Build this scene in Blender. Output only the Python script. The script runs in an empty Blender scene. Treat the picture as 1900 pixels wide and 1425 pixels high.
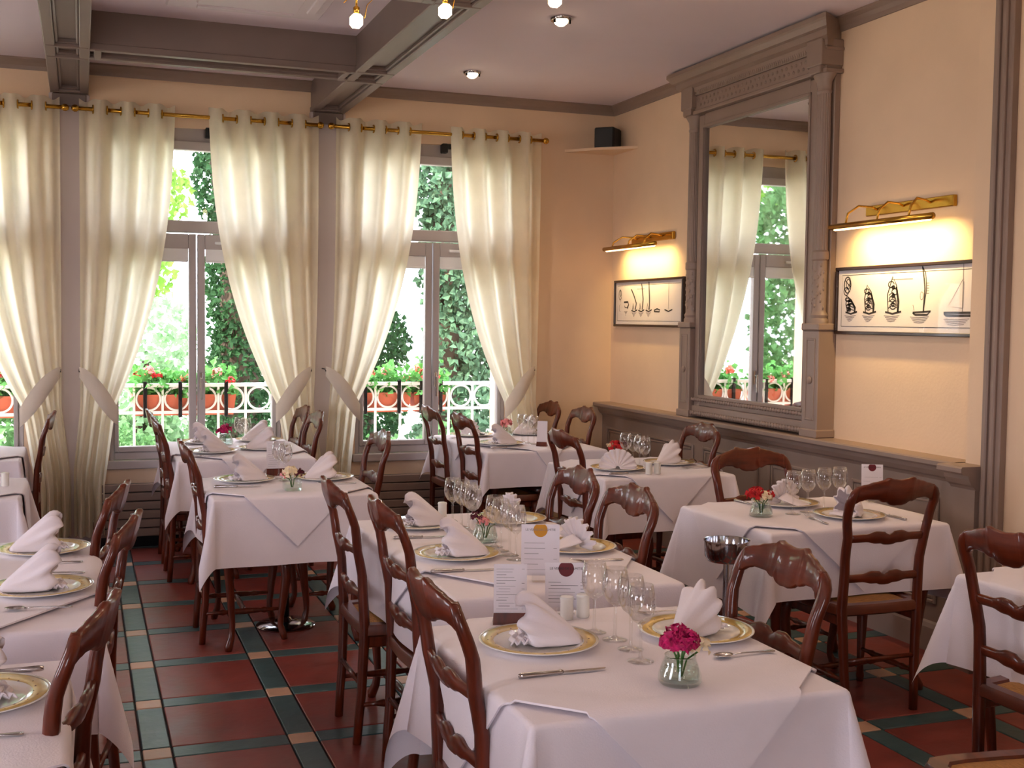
import bpy, bmesh, math, random
from mathutils import Vector, Matrix
random.seed(7)
R = math.radians
S = bpy.context.scene
COL = S.collection

# ------------------------------------------------------------------ camera
YAW, PIT, ROL = R(20.287), R(3.117), R(0.706)
_z = Vector((0, 0, 1)); _f0 = Vector((math.sin(YAW), math.cos(YAW), 0)); _r0 = Vector((math.cos(YAW), -math.sin(YAW), 0))
_fw = math.cos(PIT)*_f0 - math.sin(PIT)*_z; _u0 = math.cos(PIT)*_z + math.sin(PIT)*_f0
_rt = math.cos(ROL)*_r0 + math.sin(ROL)*_u0; _up = math.cos(ROL)*_u0 - math.sin(ROL)*_r0
cd = bpy.data.cameras.new('camera'); cam = bpy.data.objects.new('camera', cd); COL.objects.link(cam)
cd.sensor_fit = 'HORIZONTAL'; cd.sensor_width = 36.0; cd.lens = 36.0*2163.22/1900.0; cd.clip_start = 0.05; cd.clip_end = 300
M = Matrix((_rt, _up, -_fw)).transposed().to_4x4(); M.translation = (0, 0, 1.62); cam.matrix_world = M
S.camera = cam

# ------------------------------------------------------------------ world, sun, exposure
SKY = 17.0
w = bpy.data.worlds.new('sky'); S.world = w; w.use_nodes = True
bgn = w.node_tree.nodes['Background']; bgn.inputs[0].default_value = (0.85, 0.87, 1.0, 1); bgn.inputs[1].default_value = SKY
sd = bpy.data.lights.new('sun', 'SUN'); sun = bpy.data.objects.new('sun', sd); COL.objects.link(sun)
sd.energy = 24.0; sd.color = (1.0, 0.93, 0.80); sd.angle = R(2)
sun.rotation_euler = Vector((0.70, 0.16, -0.62)).to_track_quat('-Z', 'Y').to_euler()
S.view_settings.view_transform = 'Standard'; S.view_settings.look = 'None'
S.view_settings.exposure = -0.42; S.view_settings.gamma = 1.0; S.view_settings.use_curve_mapping = False
S.cycles.use_denoising = True
S.cycles.max_bounces = 8; S.cycles.diffuse_bounces = 4; S.cycles.glossy_bounces = 3
S.cycles.transmission_bounces = 4; S.cycles.transparent_max_bounces = 18
S.cycles.sample_clamp_indirect = 6.0; S.cycles.caustics_reflective = False; S.cycles.caustics_refractive = False

def light(kind, name, loc, direction=None, energy=10, color=(1, .8, .58), **kw):
    d = bpy.data.lights.new(name, kind); o = bpy.data.objects.new(name, d); COL.objects.link(o)
    d.energy = energy; d.color = color
    for k, v in kw.items(): setattr(d, k, v)
    o.location = loc
    if direction is not None: o.rotation_euler = Vector(direction).to_track_quat('-Z', 'Y').to_euler()
    return o
def portal(name, loc, sx, sz, direction):
    o = light('AREA', name, loc, direction, 1.0, (1, 1, 1), shape='RECTANGLE', size=sx, size_y=sz)
    o.data.cycles.is_portal = True
    return o

# ------------------------------------------------------------------ materials
def lin(c):
    return tuple((x/255/12.92 if x/255 <= .04045 else ((x/255+.055)/1.055)**2.4) for x in c) + (1,)
MATS = {}
def mat(name, rgb, rough=.6, metal=0., vary=0., vscale=6., bump=0., bscale=40., coat=0., spec=.5, rough2=None, grain=None, emit=None, estr=0., sheen=0.):
    m = bpy.data.materials.new(name); m.use_nodes = True; nt = m.node_tree; b = nt.nodes['Principled BSDF']
    b.inputs['Base Color'].default_value = lin(rgb); b.inputs['Roughness'].default_value = rough; b.inputs['Metallic'].default_value = metal
    b.inputs['Coat Weight'].default_value = coat; b.inputs['Coat Roughness'].default_value = .08; b.inputs['Specular IOR Level'].default_value = spec
    b.inputs['Sheen Weight'].default_value = sheen
    tc = None
    if vary or bump or grain:
        tc = nt.nodes.new('ShaderNodeTexCoord')
    if vary:
        n = nt.nodes.new('ShaderNodeTexNoise'); n.inputs['Scale'].default_value = vscale; n.inputs['Detail'].default_value = 5
        src = tc.outputs['Object']
        if grain:
            mp = nt.nodes.new('ShaderNodeMapping'); mp.inputs['Scale'].default_value = grain; nt.links.new(src, mp.inputs[0]); src = mp.outputs[0]
        nt.links.new(src, n.inputs['Vector'])
        r = nt.nodes.new('ShaderNodeValToRGB')
        c = lin(rgb)[:3]
        r.color_ramp.elements[0].position = .3; r.color_ramp.elements[1].position = .72
        r.color_ramp.elements[0].color = tuple(x*(1-vary) for x in c)+(1,)
        r.color_ramp.elements[1].color = tuple(min(1, x*(1+vary)) for x in c)+(1,)
        nt.links.new(n.outputs['Fac'], r.inputs[0]); nt.links.new(r.outputs[0], b.inputs['Base Color'])
        if rough2 is not None:
            mr = nt.nodes.new('ShaderNodeMapRange'); mr.inputs['To Min'].default_value = rough; mr.inputs['To Max'].default_value = rough2
            nt.links.new(n.outputs['Fac'], mr.inputs[0]); nt.links.new(mr.outputs[0], b.inputs['Roughness'])
    if bump:
        n2 = nt.nodes.new('ShaderNodeTexNoise'); n2.inputs['Scale'].default_value = bscale; n2.inputs['Detail'].default_value = 4
        nt.links.new(tc.outputs['Object'], n2.inputs['Vector'])
        bp = nt.nodes.new('ShaderNodeBump'); bp.inputs['Strength'].default_value = bump; bp.inputs['Distance'].default_value = .01
        nt.links.new(n2.outputs['Fac'], bp.inputs['Height']); nt.links.new(bp.outputs[0], b.inputs['Normal'])
    if emit:
        b.inputs['Emission Color'].default_value = lin(emit); b.inputs['Emission Strength'].default_value = estr
    MATS[name] = m
    return m
def glassy(name, tint, edge=.35, rough=.02, low=.03, high=.6):
    """thin clear glass: mostly see-through, mirror-like towards its edges"""
    m = bpy.data.materials.new(name); m.use_nodes = True; nt = m.node_tree
    for n in list(nt.nodes): nt.nodes.remove(n)
    out = nt.nodes.new('ShaderNodeOutputMaterial'); mix = nt.nodes.new('ShaderNodeMixShader')
    t = nt.nodes.new('ShaderNodeBsdfTransparent'); t.inputs[0].default_value = tint+(1,)
    g = nt.nodes.new('ShaderNodeBsdfGlossy'); g.inputs['Roughness'].default_value = rough; g.inputs[0].default_value = (.95, .96, .95, 1)
    lw = nt.nodes.new('ShaderNodeLayerWeight'); lw.inputs[0].default_value = edge
    mr = nt.nodes.new('ShaderNodeMapRange'); mr.inputs['To Min'].default_value = low; mr.inputs['To Max'].default_value = high
    nt.links.new(lw.outputs['Facing'], mr.inputs[0]); nt.links.new(mr.outputs[0], mix.inputs[0])
    nt.links.new(t.outputs[0], mix.inputs[1]); nt.links.new(g.outputs[0], mix.inputs[2]); nt.links.new(mix.outputs[0], out.inputs[0])
    MATS[name] = m
    return m
def cloth_translucent(name, rgb, frac, rough=.9, vary=.03):
    m = bpy.data.materials.new(name); m.use_nodes = True; nt = m.node_tree
    b = nt.nodes['Principled BSDF']; out = nt.nodes['Material Output']
    b.inputs['Base Color'].default_value = lin(rgb); b.inputs['Roughness'].default_value = rough; b.inputs['Specular IOR Level'].default_value = .1
    t = nt.nodes.new('ShaderNodeBsdfTranslucent'); t.inputs[0].default_value = lin(rgb)
    tc = nt.nodes.new('ShaderNodeTexCoord'); n = nt.nodes.new('ShaderNodeTexNoise'); n.inputs['Scale'].default_value = 9; n.inputs['Detail'].default_value = 6
    nt.links.new(tc.outputs['Object'], n.inputs['Vector'])
    r = nt.nodes.new('ShaderNodeValToRGB'); c = lin(rgb)[:3]
    r.color_ramp.elements[0].position = .35; r.color_ramp.elements[1].position = .7
    r.color_ramp.elements[0].color = tuple(x*(1-vary) for x in c)+(1,); r.color_ramp.elements[1].color = tuple(min(1, x*(1+vary)) for x in c)+(1,)
    nt.links.new(n.outputs['Fac'], r.inputs[0]); nt.links.new(r.outputs[0], b.inputs['Base Color']); nt.links.new(r.outputs[0], t.inputs[0])
    mix = nt.nodes.new('ShaderNodeMixShader'); mix.inputs[0].default_value = frac
    nt.links.new(b.outputs[0], mix.inputs[1]); nt.links.new(t.outputs[0], mix.inputs[2]); nt.links.new(mix.outputs[0], out.inputs[0])
    MATS[name] = m
    return m

mat('wall', (229, 199, 168), .85, vary=.04, vscale=2.5, bump=.08, bscale=60)
mat('ceiling', (240, 228, 238), .9, vary=.02, vscale=1.5)
mat('trim', (146, 124, 112), .45, vary=.05, vscale=5)
mat('beam', (120, 103, 97), .42, vary=.05, vscale=5)
mat('frame_paint', (176, 166, 164), .4)
mat('pier', (206, 193, 192), .6)
mat('white', (236, 234, 236), .5)
mat('wood', (92, 33, 11), .42, vary=.40, vscale=5, grain=(9, 9, 1.2), coat=.5, spec=.25)
mat('wood_rail', (92, 33, 11), .42, vary=.40, vscale=5, grain=(1.2, 9, 7), coat=.5, spec=.25)
mat('wood_seat', (98, 40, 14), .4, vary=.3, vscale=5, grain=(2, 10, 2), coat=.5)
mat('rush', (176, 122, 62), .7, vary=.35, vscale=30, bump=.5, bscale=160, grain=(1, 9, 1))
mat('tablecloth', (238, 227, 232), .85, vary=.015, vscale=14, bump=.12, bscale=220, sheen=.2, spec=.2)
mat('topper', (240, 229, 233), .85, vary=.015, vscale=14, bump=.12, bscale=220, sheen=.2, spec=.2)
mat('napkin', (243, 232, 236), .9, bump=.1, bscale=260, sheen=.2, spec=.2)
mat('grout', (44, 34, 34), .8)
mat('tile_red', (128, 56, 48), .26, vary=.22, vscale=7, rough2=.48, bump=.18, bscale=16, spec=.45)
mat('tile_green', (60, 84, 86), .24, vary=.25, vscale=9, rough2=.45, bump=.2, bscale=18, spec=.45)
mat('tile_beige', (196, 152, 124), .28, vary=.12, vscale=9, rough2=.5, bump=.15, bscale=18)
mat('brass', (196, 150, 60), .24, metal=1)
mat('chrome', (205, 205, 210), .12, metal=1)
mat('silver', (205, 200, 200), .2, metal=1)
mat('dark_metal', (22, 20, 22), .35, metal=.6)
mat('black', (12, 12, 13), .5)
mat('porcelain', (240, 234, 226), .14, coat=.6)
mat('gold_rim', (216, 182, 108), .2, coat=.5, vary=.12, vscale=30)
mat('rim_line', (96, 48, 24), .3)
mat('mirror', (235, 236, 234), .015, metal=1)
mat('ink', (52, 46, 48), .9)
mat('ink_soft', (132, 122, 124), .9)
mat('paper', (232, 222, 222), .8)
mat('picture_frame', (38, 20, 14), .3, coat=.3)
mat('card', (236, 228, 234), .6)
mat('card_gold', (204, 140, 22), .6)
mat('card_red', (104, 10, 26), .6)
mat('terracotta', (192, 104, 80), .85, vary=.12, vscale=6)
mat('rail_white', (240, 240, 244), .5)
mat('petal_magenta', (196, 16, 96), .7, vary=.45, vscale=60)
mat('petal_red', (206, 30, 36), .7, vary=.3, vscale=40)
mat('petal_coral', (240, 110, 90), .7, vary=.2, vscale=40)
mat('petal_cream', (248, 226, 186), .7, vary=.06, vscale=40)
mat('petal_pink', (240, 150, 150), .7, vary=.15, vscale=40)
mat('petal_wine', (92, 14, 40), .7, vary=.2, vscale=40)
mat('stem', (62, 110, 40), .6)
mat('bark', (70, 56, 44), .9, vary=.3, vscale=8, bump=.5, bscale=20)
mat('ground', (206, 200, 186), .9, vary=.12, vscale=1.5)
mat('stone', (190, 184, 178), .8, vary=.06, vscale=4)
mat('brick_red', (170, 84, 66), .85, vary=.12, vscale=12)
mat('bulb', (255, 232, 196), .4, emit=(255, 226, 180), estr=22)
mat('lamp_glow', (255, 226, 170), .4, emit=(255, 214, 150), estr=16)
mat('candle_white', (238, 234, 226), .3, coat=.3)
mat('ac_white', (226, 216, 224), .5)
cloth_translucent('curtain', (248, 241, 222), .60)
cloth_translucent('tie', (236, 224, 206), .15)
for nm, rgb in (('leaf_dark', (46, 78, 46)), ('leaf_mid', (88, 128, 78)), ('leaf_vine', (84, 114, 86)), ('leaf_lime', (118, 160, 66)), ('leaf_pale', (158, 192, 148)), ('leaf_geranium', (96, 160, 84))):
    cloth_translucent(nm, rgb, .35, .5, .35)
glassy('window_glass', (.97, .985, .98), .25, .01, .015)
glassy('wine_glass_clear', (.98, .98, .98), .22, .015, .04, .85)
glassy('picture_glass', (.97, .97, .97), .1, .02, .003, .06)
glassy('vase_glass', (.93, .97, .955), .24, .02, .035, .7)
glassy('acrylic', (.93, .93, .94), .3, .03, .05)

# ------------------------------------------------------------------ mesh helpers
def link(name, me, material=None, parent=None, smooth=False):
    if material and not me.materials: me.materials.append(MATS[material])
    if smooth:
        for p in me.polygons: p.use_smooth = True
    o = bpy.data.objects.new(name, me); COL.objects.link(o)
    if parent is not None: o.parent = parent
    return o
def mesh(vs, fs, name='m'):
    me = bpy.data.meshes.new(name); me.from_pydata([tuple(v) for v in vs], [], fs); me.update(); return me
class MB:
    """collects shapes into one mesh"""
    def __init__(s): s.v = []; s.f = []
    def add(s, vs, fs):
        b = len(s.v); s.v += [tuple(v) for v in vs]; s.f += [tuple(i+b for i in f) for f in fs]; return s
    def box(s, x0, x1, y0, y1, z0, z1):
        return s.add([(x0,y0,z0),(x1,y0,z0),(x1,y1,z0),(x0,y1,z0),(x0,y0,z1),(x1,y0,z1),(x1,y1,z1),(x0,y1,z1)],
                     [(0,3,2,1),(4,5,6,7),(0,1,5,4),(1,2,6,5),(2,3,7,6),(3,0,4,7)])
    def bevbox(s, x0, x1, y0, y1, z0, z1, e=.005):
        bm = bmesh.new(); bmesh.ops.create_cube(bm, size=1)
        for v in bm.verts:
            v.co = Vector(((x0+x1)/2+v.co.x*(x1-x0), (y0+y1)/2+v.co.y*(y1-y0), (z0+z1)/2+v.co.z*(z1-z0)))
        bmesh.ops.bevel(bm, geom=bm.edges[:], offset=e, segments=1, affect='EDGES')
        bm.verts.index_update()
        s.add([v.co for v in bm.verts], [[v.index for v in f.verts] for f in bm.faces]); bm.free(); return s
    def lathe(s, prof, n=24, c=(0,0,0), axis='Z', cap=True):
        vs = []; fs = []
        for (r, h) in prof:
            for k in range(n):
                a = 2*math.pi*k/n; x, y = r*math.cos(a), r*math.sin(a)
                p = {'Z': (x, y, h), 'X': (h, x, y), 'Y': (x, h, y)}[axis]
                vs.append((p[0]+c[0], p[1]+c[1], p[2]+c[2]))
        m = len(prof)
        for i in range(m-1):
            for k in range(n):
                k2 = (k+1) % n
                fs.append((i*n+k, i*n+k2, (i+1)*n+k2, (i+1)*n+k))
        if cap:
            if prof[0][0] > 1e-5: fs.append(tuple(range(n))[::-1])
            if prof[-1][0] > 1e-5: fs.append(tuple((m-1)*n+k for k in range(n)))
        return s.add(vs, fs)
    def tube(s, pts, rad, n=8, cap=True):
        pts = [Vector(p) for p in pts]; m = len(pts)
        if not hasattr(rad, '__len__'): rad = [rad]*m
        vs = []; fs = []; prevn = None
        for i, p in enumerate(pts):
            t = (pts[min(i+1, m-1)]-pts[max(i-1, 0)]).normalized()
            if prevn is None:
                a = Vector((0,0,1)) if abs(t.z) < .9 else Vector((1,0,0))
                nn = t.cross(a).normalized()
            else:
                nn = (prevn - t*prevn.dot(t)).normalized()
            prevn = nn; bb = t.cross(nn)
            for k in range(n):
                a = 2*math.pi*k/n; vs.append(p+(nn*math.cos(a)+bb*math.sin(a))*rad[i])
        for i in range(m-1):
            for k in range(n):
                k2 = (k+1) % n; fs.append((i*n+k, i*n+k2, (i+1)*n+k2, (i+1)*n+k))
        if cap: fs += [tuple(range(n))[::-1], tuple((m-1)*n+k for k in range(n))]
        return s.add(vs, fs)
    def band(s, stations, e=.005):
        """stations: (a, b, nrm, t): rounded rectangle cross-sections from a to b (3D), thickness t along nrm"""
        vs = []; fs = []; n = 8
        for a, b, nr, t in stations:
            a = Vector(a); b = Vector(b); nr = Vector(nr).normalized(); d = b-a; L = d.length; d = d/L if L > 1e-6 else Vector((1,0,0))
            ee = min(e, L*.4, t*.4); h = t/2
            for (q, w_) in ((0, -(h-ee)), (ee, -h), (L-ee, -h), (L, -(h-ee)), (L, h-ee), (L-ee, h), (ee, h), (0, h-ee)):
                vs.append(a+d*q+nr*w_)
        m = len(stations)
        for i in range(m-1):
            for k in range(n):
                k2 = (k+1) % n; fs.append((i*n+k, i*n+k2, (i+1)*n+k2, (i+1)*n+k))
        fs += [tuple(range(n))[::-1], tuple((m-1)*n+k for k in range(n))]
        return s.add(vs, fs)
    def torus(s, c, R_, r_, n=20, k=8, axis='Y'):
        vs = []; fs = []
        for i in range(n):
            a = 2*math.pi*i/n
            for j in range(k):
                b = 2*math.pi*j/k; q = R_+r_*math.cos(b); h = r_*math.sin(b)
                x, y = q*math.cos(a), q*math.sin(a)
                p = {'Z': (x, y, h), 'X': (h, x, y), 'Y': (x, h, y)}[axis]
                vs.append((p[0]+c[0], p[1]+c[1], p[2]+c[2]))
        for i in range(n):
            for j in range(k):
                fs.append((i*k+j, ((i+1) % n)*k+j, ((i+1) % n)*k+(j+1) % k, i*k+(j+1) % k))
        return s.add(vs, fs)
    def stroke(s, pts, wd, org, ax, ay, nz):
        """flat ink line on a plane"""
        org = Vector(org); ax = Vector(ax); ay = Vector(ay); nz = Vector(nz); m = len(pts)
        vs = []
        for i, (x, y) in enumerate(pts):
            x0, y0 = pts[max(i-1, 0)]; x1, y1 = pts[min(i+1, m-1)]
            l = math.hypot(x1-x0, y1-y0) or 1; nx, ny = -(y1-y0)/l, (x1-x0)/l
            for g in (-1, 1): vs.append(org+ax*(x+g*nx*wd/2)+ay*(y+g*ny*wd/2)+nz)
        return s.add(vs, [(2*i, 2*i+1, 2*i+3, 2*i+2) for i in range(m-1)])
    def me(s): 
        me = mesh(s.v, s.f)
        bm = bmesh.new(); bm.from_mesh(me); bmesh.ops.recalc_face_normals(bm, faces=bm.faces[:]); bm.to_mesh(me); bm.free()
        return me
    def build(s, name, material, parent=None, smooth=False, auto=None):
        o = link(name, s.me(), material, parent, smooth)
        if auto: shade_auto(o.data, auto)
        return o
def shade_auto(me, deg=40):
    bm = bmesh.new(); bm.from_mesh(me)
    for f in bm.faces: f.smooth = True
    for e in bm.edges:
        if len(e.link_faces) == 2: e.smooth = e.calc_face_angle(0) < R(deg)
    bm.to_mesh(me); bm.free()
def tag(o, label, cat, group=None):
    o['label'] = label; o['category'] = cat
    if group: o['group'] = group
    return o
def struct(o): o['kind'] = 'structure'; return o
def thing(name, label, cat, loc=(0,0,0), rotz=0, group=None):
    o = bpy.data.objects.new(name, None); COL.objects.link(o); o.empty_display_size = .1
    o.location = loc; o.rotation_euler = (0,0,rotz)
    return tag(o, label, cat, group)
def dup(root, loc, rotz, label, group=None):
    r = root.copy(); COL.objects.link(r); r.location = loc; r.rotation_euler = (0,0,rotz); r['label'] = label
    if group: r['group'] = group
    for ch in list(root.children):
        c = ch.copy(); COL.objects.link(c); c.parent = r
        for g in ch.children:
            d = g.copy(); COL.objects.link(d); d.parent = c
    return r
USED = {}
def place(key, maker, loc, rotz, label, group):
    """first use moves the prototype itself, later uses copy it"""
    if key not in USED:
        o = maker(); USED[key] = o; o.location = loc; o.rotation_euler = (0,0,rotz); o['label'] = label; o['group'] = group; return o
    return dup(USED[key], loc, rotz, label, group)
def lerp(tab, x):
    if x <= tab[0][0]: return tab[0][1]
    for (a, p), (b, q) in zip(tab, tab[1:]):
        if x <= b: return p+(q-p)*(x-a)/(b-a)
    return tab[-1][1]
def slerp(tab, x):
    """smooth (cosine-eased) table look-up"""
    if x <= tab[0][0]: return tab[0][1]
    for (a, p), (b, q) in zip(tab, tab[1:]):
        if x <= b:
            t = (x-a)/(b-a); t = t*t*(3-2*t); return p+(q-p)*t
    return tab[-1][1]
def worldify(name):
    nt = MATS[name].node_tree; g = nt.nodes.new('ShaderNodeNewGeometry')
    for l in list(nt.links):
        if l.from_node.type == 'TEX_COORD': nt.links.new(g.outputs['Position'], l.to_socket)
for nm in ('tile_red', 'tile_green', 'tile_beige'): worldify(nm)

# ------------------------------------------------------------------ room shell
X0, X1, Y0, Y1, CE = -4.2, 4.03, -1.8, 8.6, 3.34
floor = struct(MB().box(X0-.3, X1+.3, Y0-.3, Y1+.35, -.12, -.010).build('floor', 'grout'))
PX, PY, SX, SY, GAP = .54, .5845, .108, .110, .007
def tile_mesh(sx, sy, m):
    me = MB().bevbox(-sx/2, sx/2, -sy/2, sy/2, -.012, 0, .003).me(); me.materials.append(MATS[m]); return me
T_RED = tile_mesh(PX-SX-GAP, PY-SY-GAP, 'tile_red'); T_GV = tile_mesh(SX-GAP, PY-SY-GAP, 'tile_green')
T_GH = tile_mesh(PX-SX-GAP, SY-GAP, 'tile_green'); T_BG = tile_mesh(SX-GAP, SY-GAP, 'tile_beige')
for i in range(-3, 7):
    for j in range(-5, 8):
        xc = .253+PX*i; yc = 4.431+PY*j
        for nm, me, x, y in (('red_tile', T_RED, xc+PX/2, yc+PY/2), ('green_strip_tile', T_GV, xc, yc+PY/2), ('green_strip_tile', T_GH, xc+PX/2, yc), ('beige_inset_tile', T_BG, xc, yc)):
            if x < X1-.02 and y < Y1-.02:
                o = link(nm, me, None, floor); o.location = (x, y, 0)

WINS = [(-.97, 'window_1'), (.775, 'window_2'), (2.52, 'window_3')]
HW, WZ0, WZ1 = .597, .605, 2.95
b = MB()
xs = [X0-.3] + [v for c, _ in WINS for v in (c-HW, c+HW)] + [X1+.3]
for k in range(0, len(xs), 2): b.box(xs[k], xs[k+1], Y1, Y1+.35, 0, CE+.12)
for c, _ in WINS:
    b.box(c-HW, c+HW, Y1, Y1+.35, 0, WZ0-.06); b.box(c-HW, c+HW, Y1, Y1+.35, WZ1, CE+.12)
wall_back = struct(b.build('wall_back', 'wall'))
wall_right = struct(MB().box(X1, X1+.3, Y0, Y1, 0, CE+.12).build('wall_right', 'wall'))
MB().box(3.935, X1, Y0, 4.42, 0, CE).build('wall_projection', 'wall', wall_right)
# left side and the wall behind the photographer, with the daylight openings that light the near side of the tables
b = MB(); b.box(X0-.3, X0, Y0, .8, 0, CE+.12).box(X0-.3, X0, 2.0, 4.6, 0, CE+.12).box(X0-.3, X0, 5.8, Y1, 0, CE+.12)
for a, c in ((.8, 2.0), (4.6, 5.8)): b.box(X0-.3, X0, a, c, 0, .8).box(X0-.3, X0, a, c, 2.6, CE+.12)
wall_left = struct(b.build('wall_left', 'wall'))
b = MB(); b.box(X0-.3, -1.9, Y0-.3, Y0, 0, CE+.12).box(-.5, X1+.3, Y0-.3, Y0, 0, CE+.12).box(-1.9, -.5, Y0-.3, Y0, 0, .9).box(-1.9, -.5, Y0-.3, Y0, 2.5, CE+.12)
portal('daylight_rear', (-1.2, Y0-.05, 1.7), 1.4, 1.6, (0, 1, 0))
wall_front = struct(b.build('wall_front', 'wall'))
portal('daylight_left', (X0-.05, 1.4, 1.7), 1.2, 1.8, (1, 0, 0)); portal('daylight_left', (X0-.05, 5.2, 1.7), 1.2, 1.8, (1, 0, 0))
for c, _ in WINS: portal('daylight_window', (c, Y1+.33, 1.77), 1.19, 2.3, (0, -1, 0))

ceiling = struct(MB().box(X0-.3, X1+.3, Y0-.3, Y1+.35, CE, CE+.12).build('ceiling', 'ceiling'))
BZ = 3.12
def beam(x0, x1, y0, y1, along, cuts):
    o = MB().box(x0, x1, y0, y1, BZ+.035, CE).build('beam', 'beam', ceiling)
    e = .052
    m = MB()
    if along == 'Y':
        m.bevbox(x0-.006, x0+e, y0, y1, BZ, BZ+.04).bevbox(x1-e, x1+.006, y0, y1, BZ, BZ+.04)
        m.bevbox(x0+e, x0+e+.016, y0, y1, BZ+.014, BZ+.04).bevbox(x1-e-.016, x1-e, y0, y1, BZ+.014, BZ+.04)
    else:
        m.bevbox(x0, x1, y0-.006, y0+e, BZ, BZ+.04).bevbox(x0, x1, y1-e, y1+.006, BZ, BZ+.04)
        m.bevbox(x0, x1, y0+e, y0+e+.016, BZ+.014, BZ+.04).bevbox(x0, x1, y1-e-.016, y1-e, BZ+.014, BZ+.04)
    m.build('beam_moulding', 'beam', o)
    for q in cuts:
        k = MB()
        if along == 'Y':
            k.bevbox(x0, x1, q-.02, q+.02, BZ-.003, BZ+.04).bevbox(x0+e, x1-e, q-.05, q+.05, BZ+.014, BZ+.04)
        else:
            k.bevbox(q-.02, q+.02, y0, y1, BZ-.003, BZ+.04)
        k.build('beam_cross_bar', 'beam', o)
    return o
beam(-.18, .052, Y0, Y1, 'Y', (7.09, 7.385, 5.15, 5.43, 8.5))
beam(1.585, 1.822, Y0, Y1, 'Y', (7.09, 7.385, 5.15, 5.43, 8.5))
beam(.052, 1.585, 7.1, 7.375, 'X', (.10, 1.54))
beam(.052, 1.585, 5.15, 5.43, 'X', (.10, 1.54))
def crown_profile(L, along, pos, sgn, name):
    prof = ((0, CE-.075), (.012, CE-.075), (.016, CE-.05), (.03, CE-.03), (.05, CE-.012), (.05, CE), (0, CE))
    vs = []; n = len(prof)
    for t in L:
        for d, z in prof: vs.append((t, pos+sgn*d, z) if along == 'X' else (pos+sgn*d, t, z))
    fs = [(i, (i+1) % n, n+(i+1) % n, n+i) for i in range(n)]+[tuple(range(n)), tuple(range(n, 2*n))]
    return struct(MB().add(vs, fs).build(name, 'trim'))
crown_profile((X0, X1), 'X', Y1, -1, 'trim_1')
crown_profile((4.42, Y1-.01), 'Y', X1, -1, 'trim_2')

# wainscot on the mirror wall
wains = struct(MB().box(3.965, X1, 4.42, Y1, 0, .90).build('trim_3', 'trim'))
def runY(parent, name, prof, y0, y1):
    n = len(prof); vs = [(x, y, z) for y in (y0, y1) for x, z in prof]
    fs = [(i, (i+1) % n, n+(i+1) % n, n+i) for i in range(n)]+[tuple(range(n)), tuple(range(n, 2*n))]
    return MB().add(vs, fs).build(name, 'trim', parent)
CAP = ((X1, .972), (3.885, .972), (3.878, .965), (3.878, .945), (3.89, .935), (3.92, .93), (3.925, .91), (3.94, .885), (3.955, .875), (3.965, .86), (X1, .86))
runY(wains, 'cap_rail', CAP, 4.42, Y1)
runY(wains, 'baseboard', ((X1, 0), (3.945, 0), (3.945, .12), (3.955, .14), (3.965, .15), (X1, .15)), 4.42, Y1)
for y0, y1 in ((4.62, 5.32), (5.44, 6.14), (6.26, 6.96), (7.08, 7.78), (7.90, 8.50)):
    m = MB()
    for a in (0, .022):
        m.bevbox(3.952+a*.3, 3.966, y0+a, y0+a+.02, .24+a, .78-a).bevbox(3.952+a*.3, 3.966, y1-a-.02, y1-a, .24+a, .78-a)
        m.bevbox(3.952+a*.3, 3.966, y0+a+.02, y1-a-.02, .24+a, .26+a).bevbox(3.952+a*.3, 3.966, y0+a+.02, y1-a-.02, .76-a, .78-a)
    m.build('panel_moulding', 'trim', wains)
w2 = struct(MB().box(3.87, 3.94, 4.28, 4.42, 0, .90).build('trim_4', 'trim'))
runY(w2, 'cap_rail', tuple((x-.095 if x < X1 else 3.94, z) for x, z in CAP), 4.275, 4.44)
pil = struct(MB().bevbox(3.895, 3.94, 4.165, 4.285, 0, CE, .006).build('trim_5', 'trim'))
MB().bevbox(3.878, 3.9, 4.19, 4.215, 0, CE, .006).bevbox(3.878, 3.9, 4.235, 4.26, 0, CE, .006).build('reeding', 'trim', pil)

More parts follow.
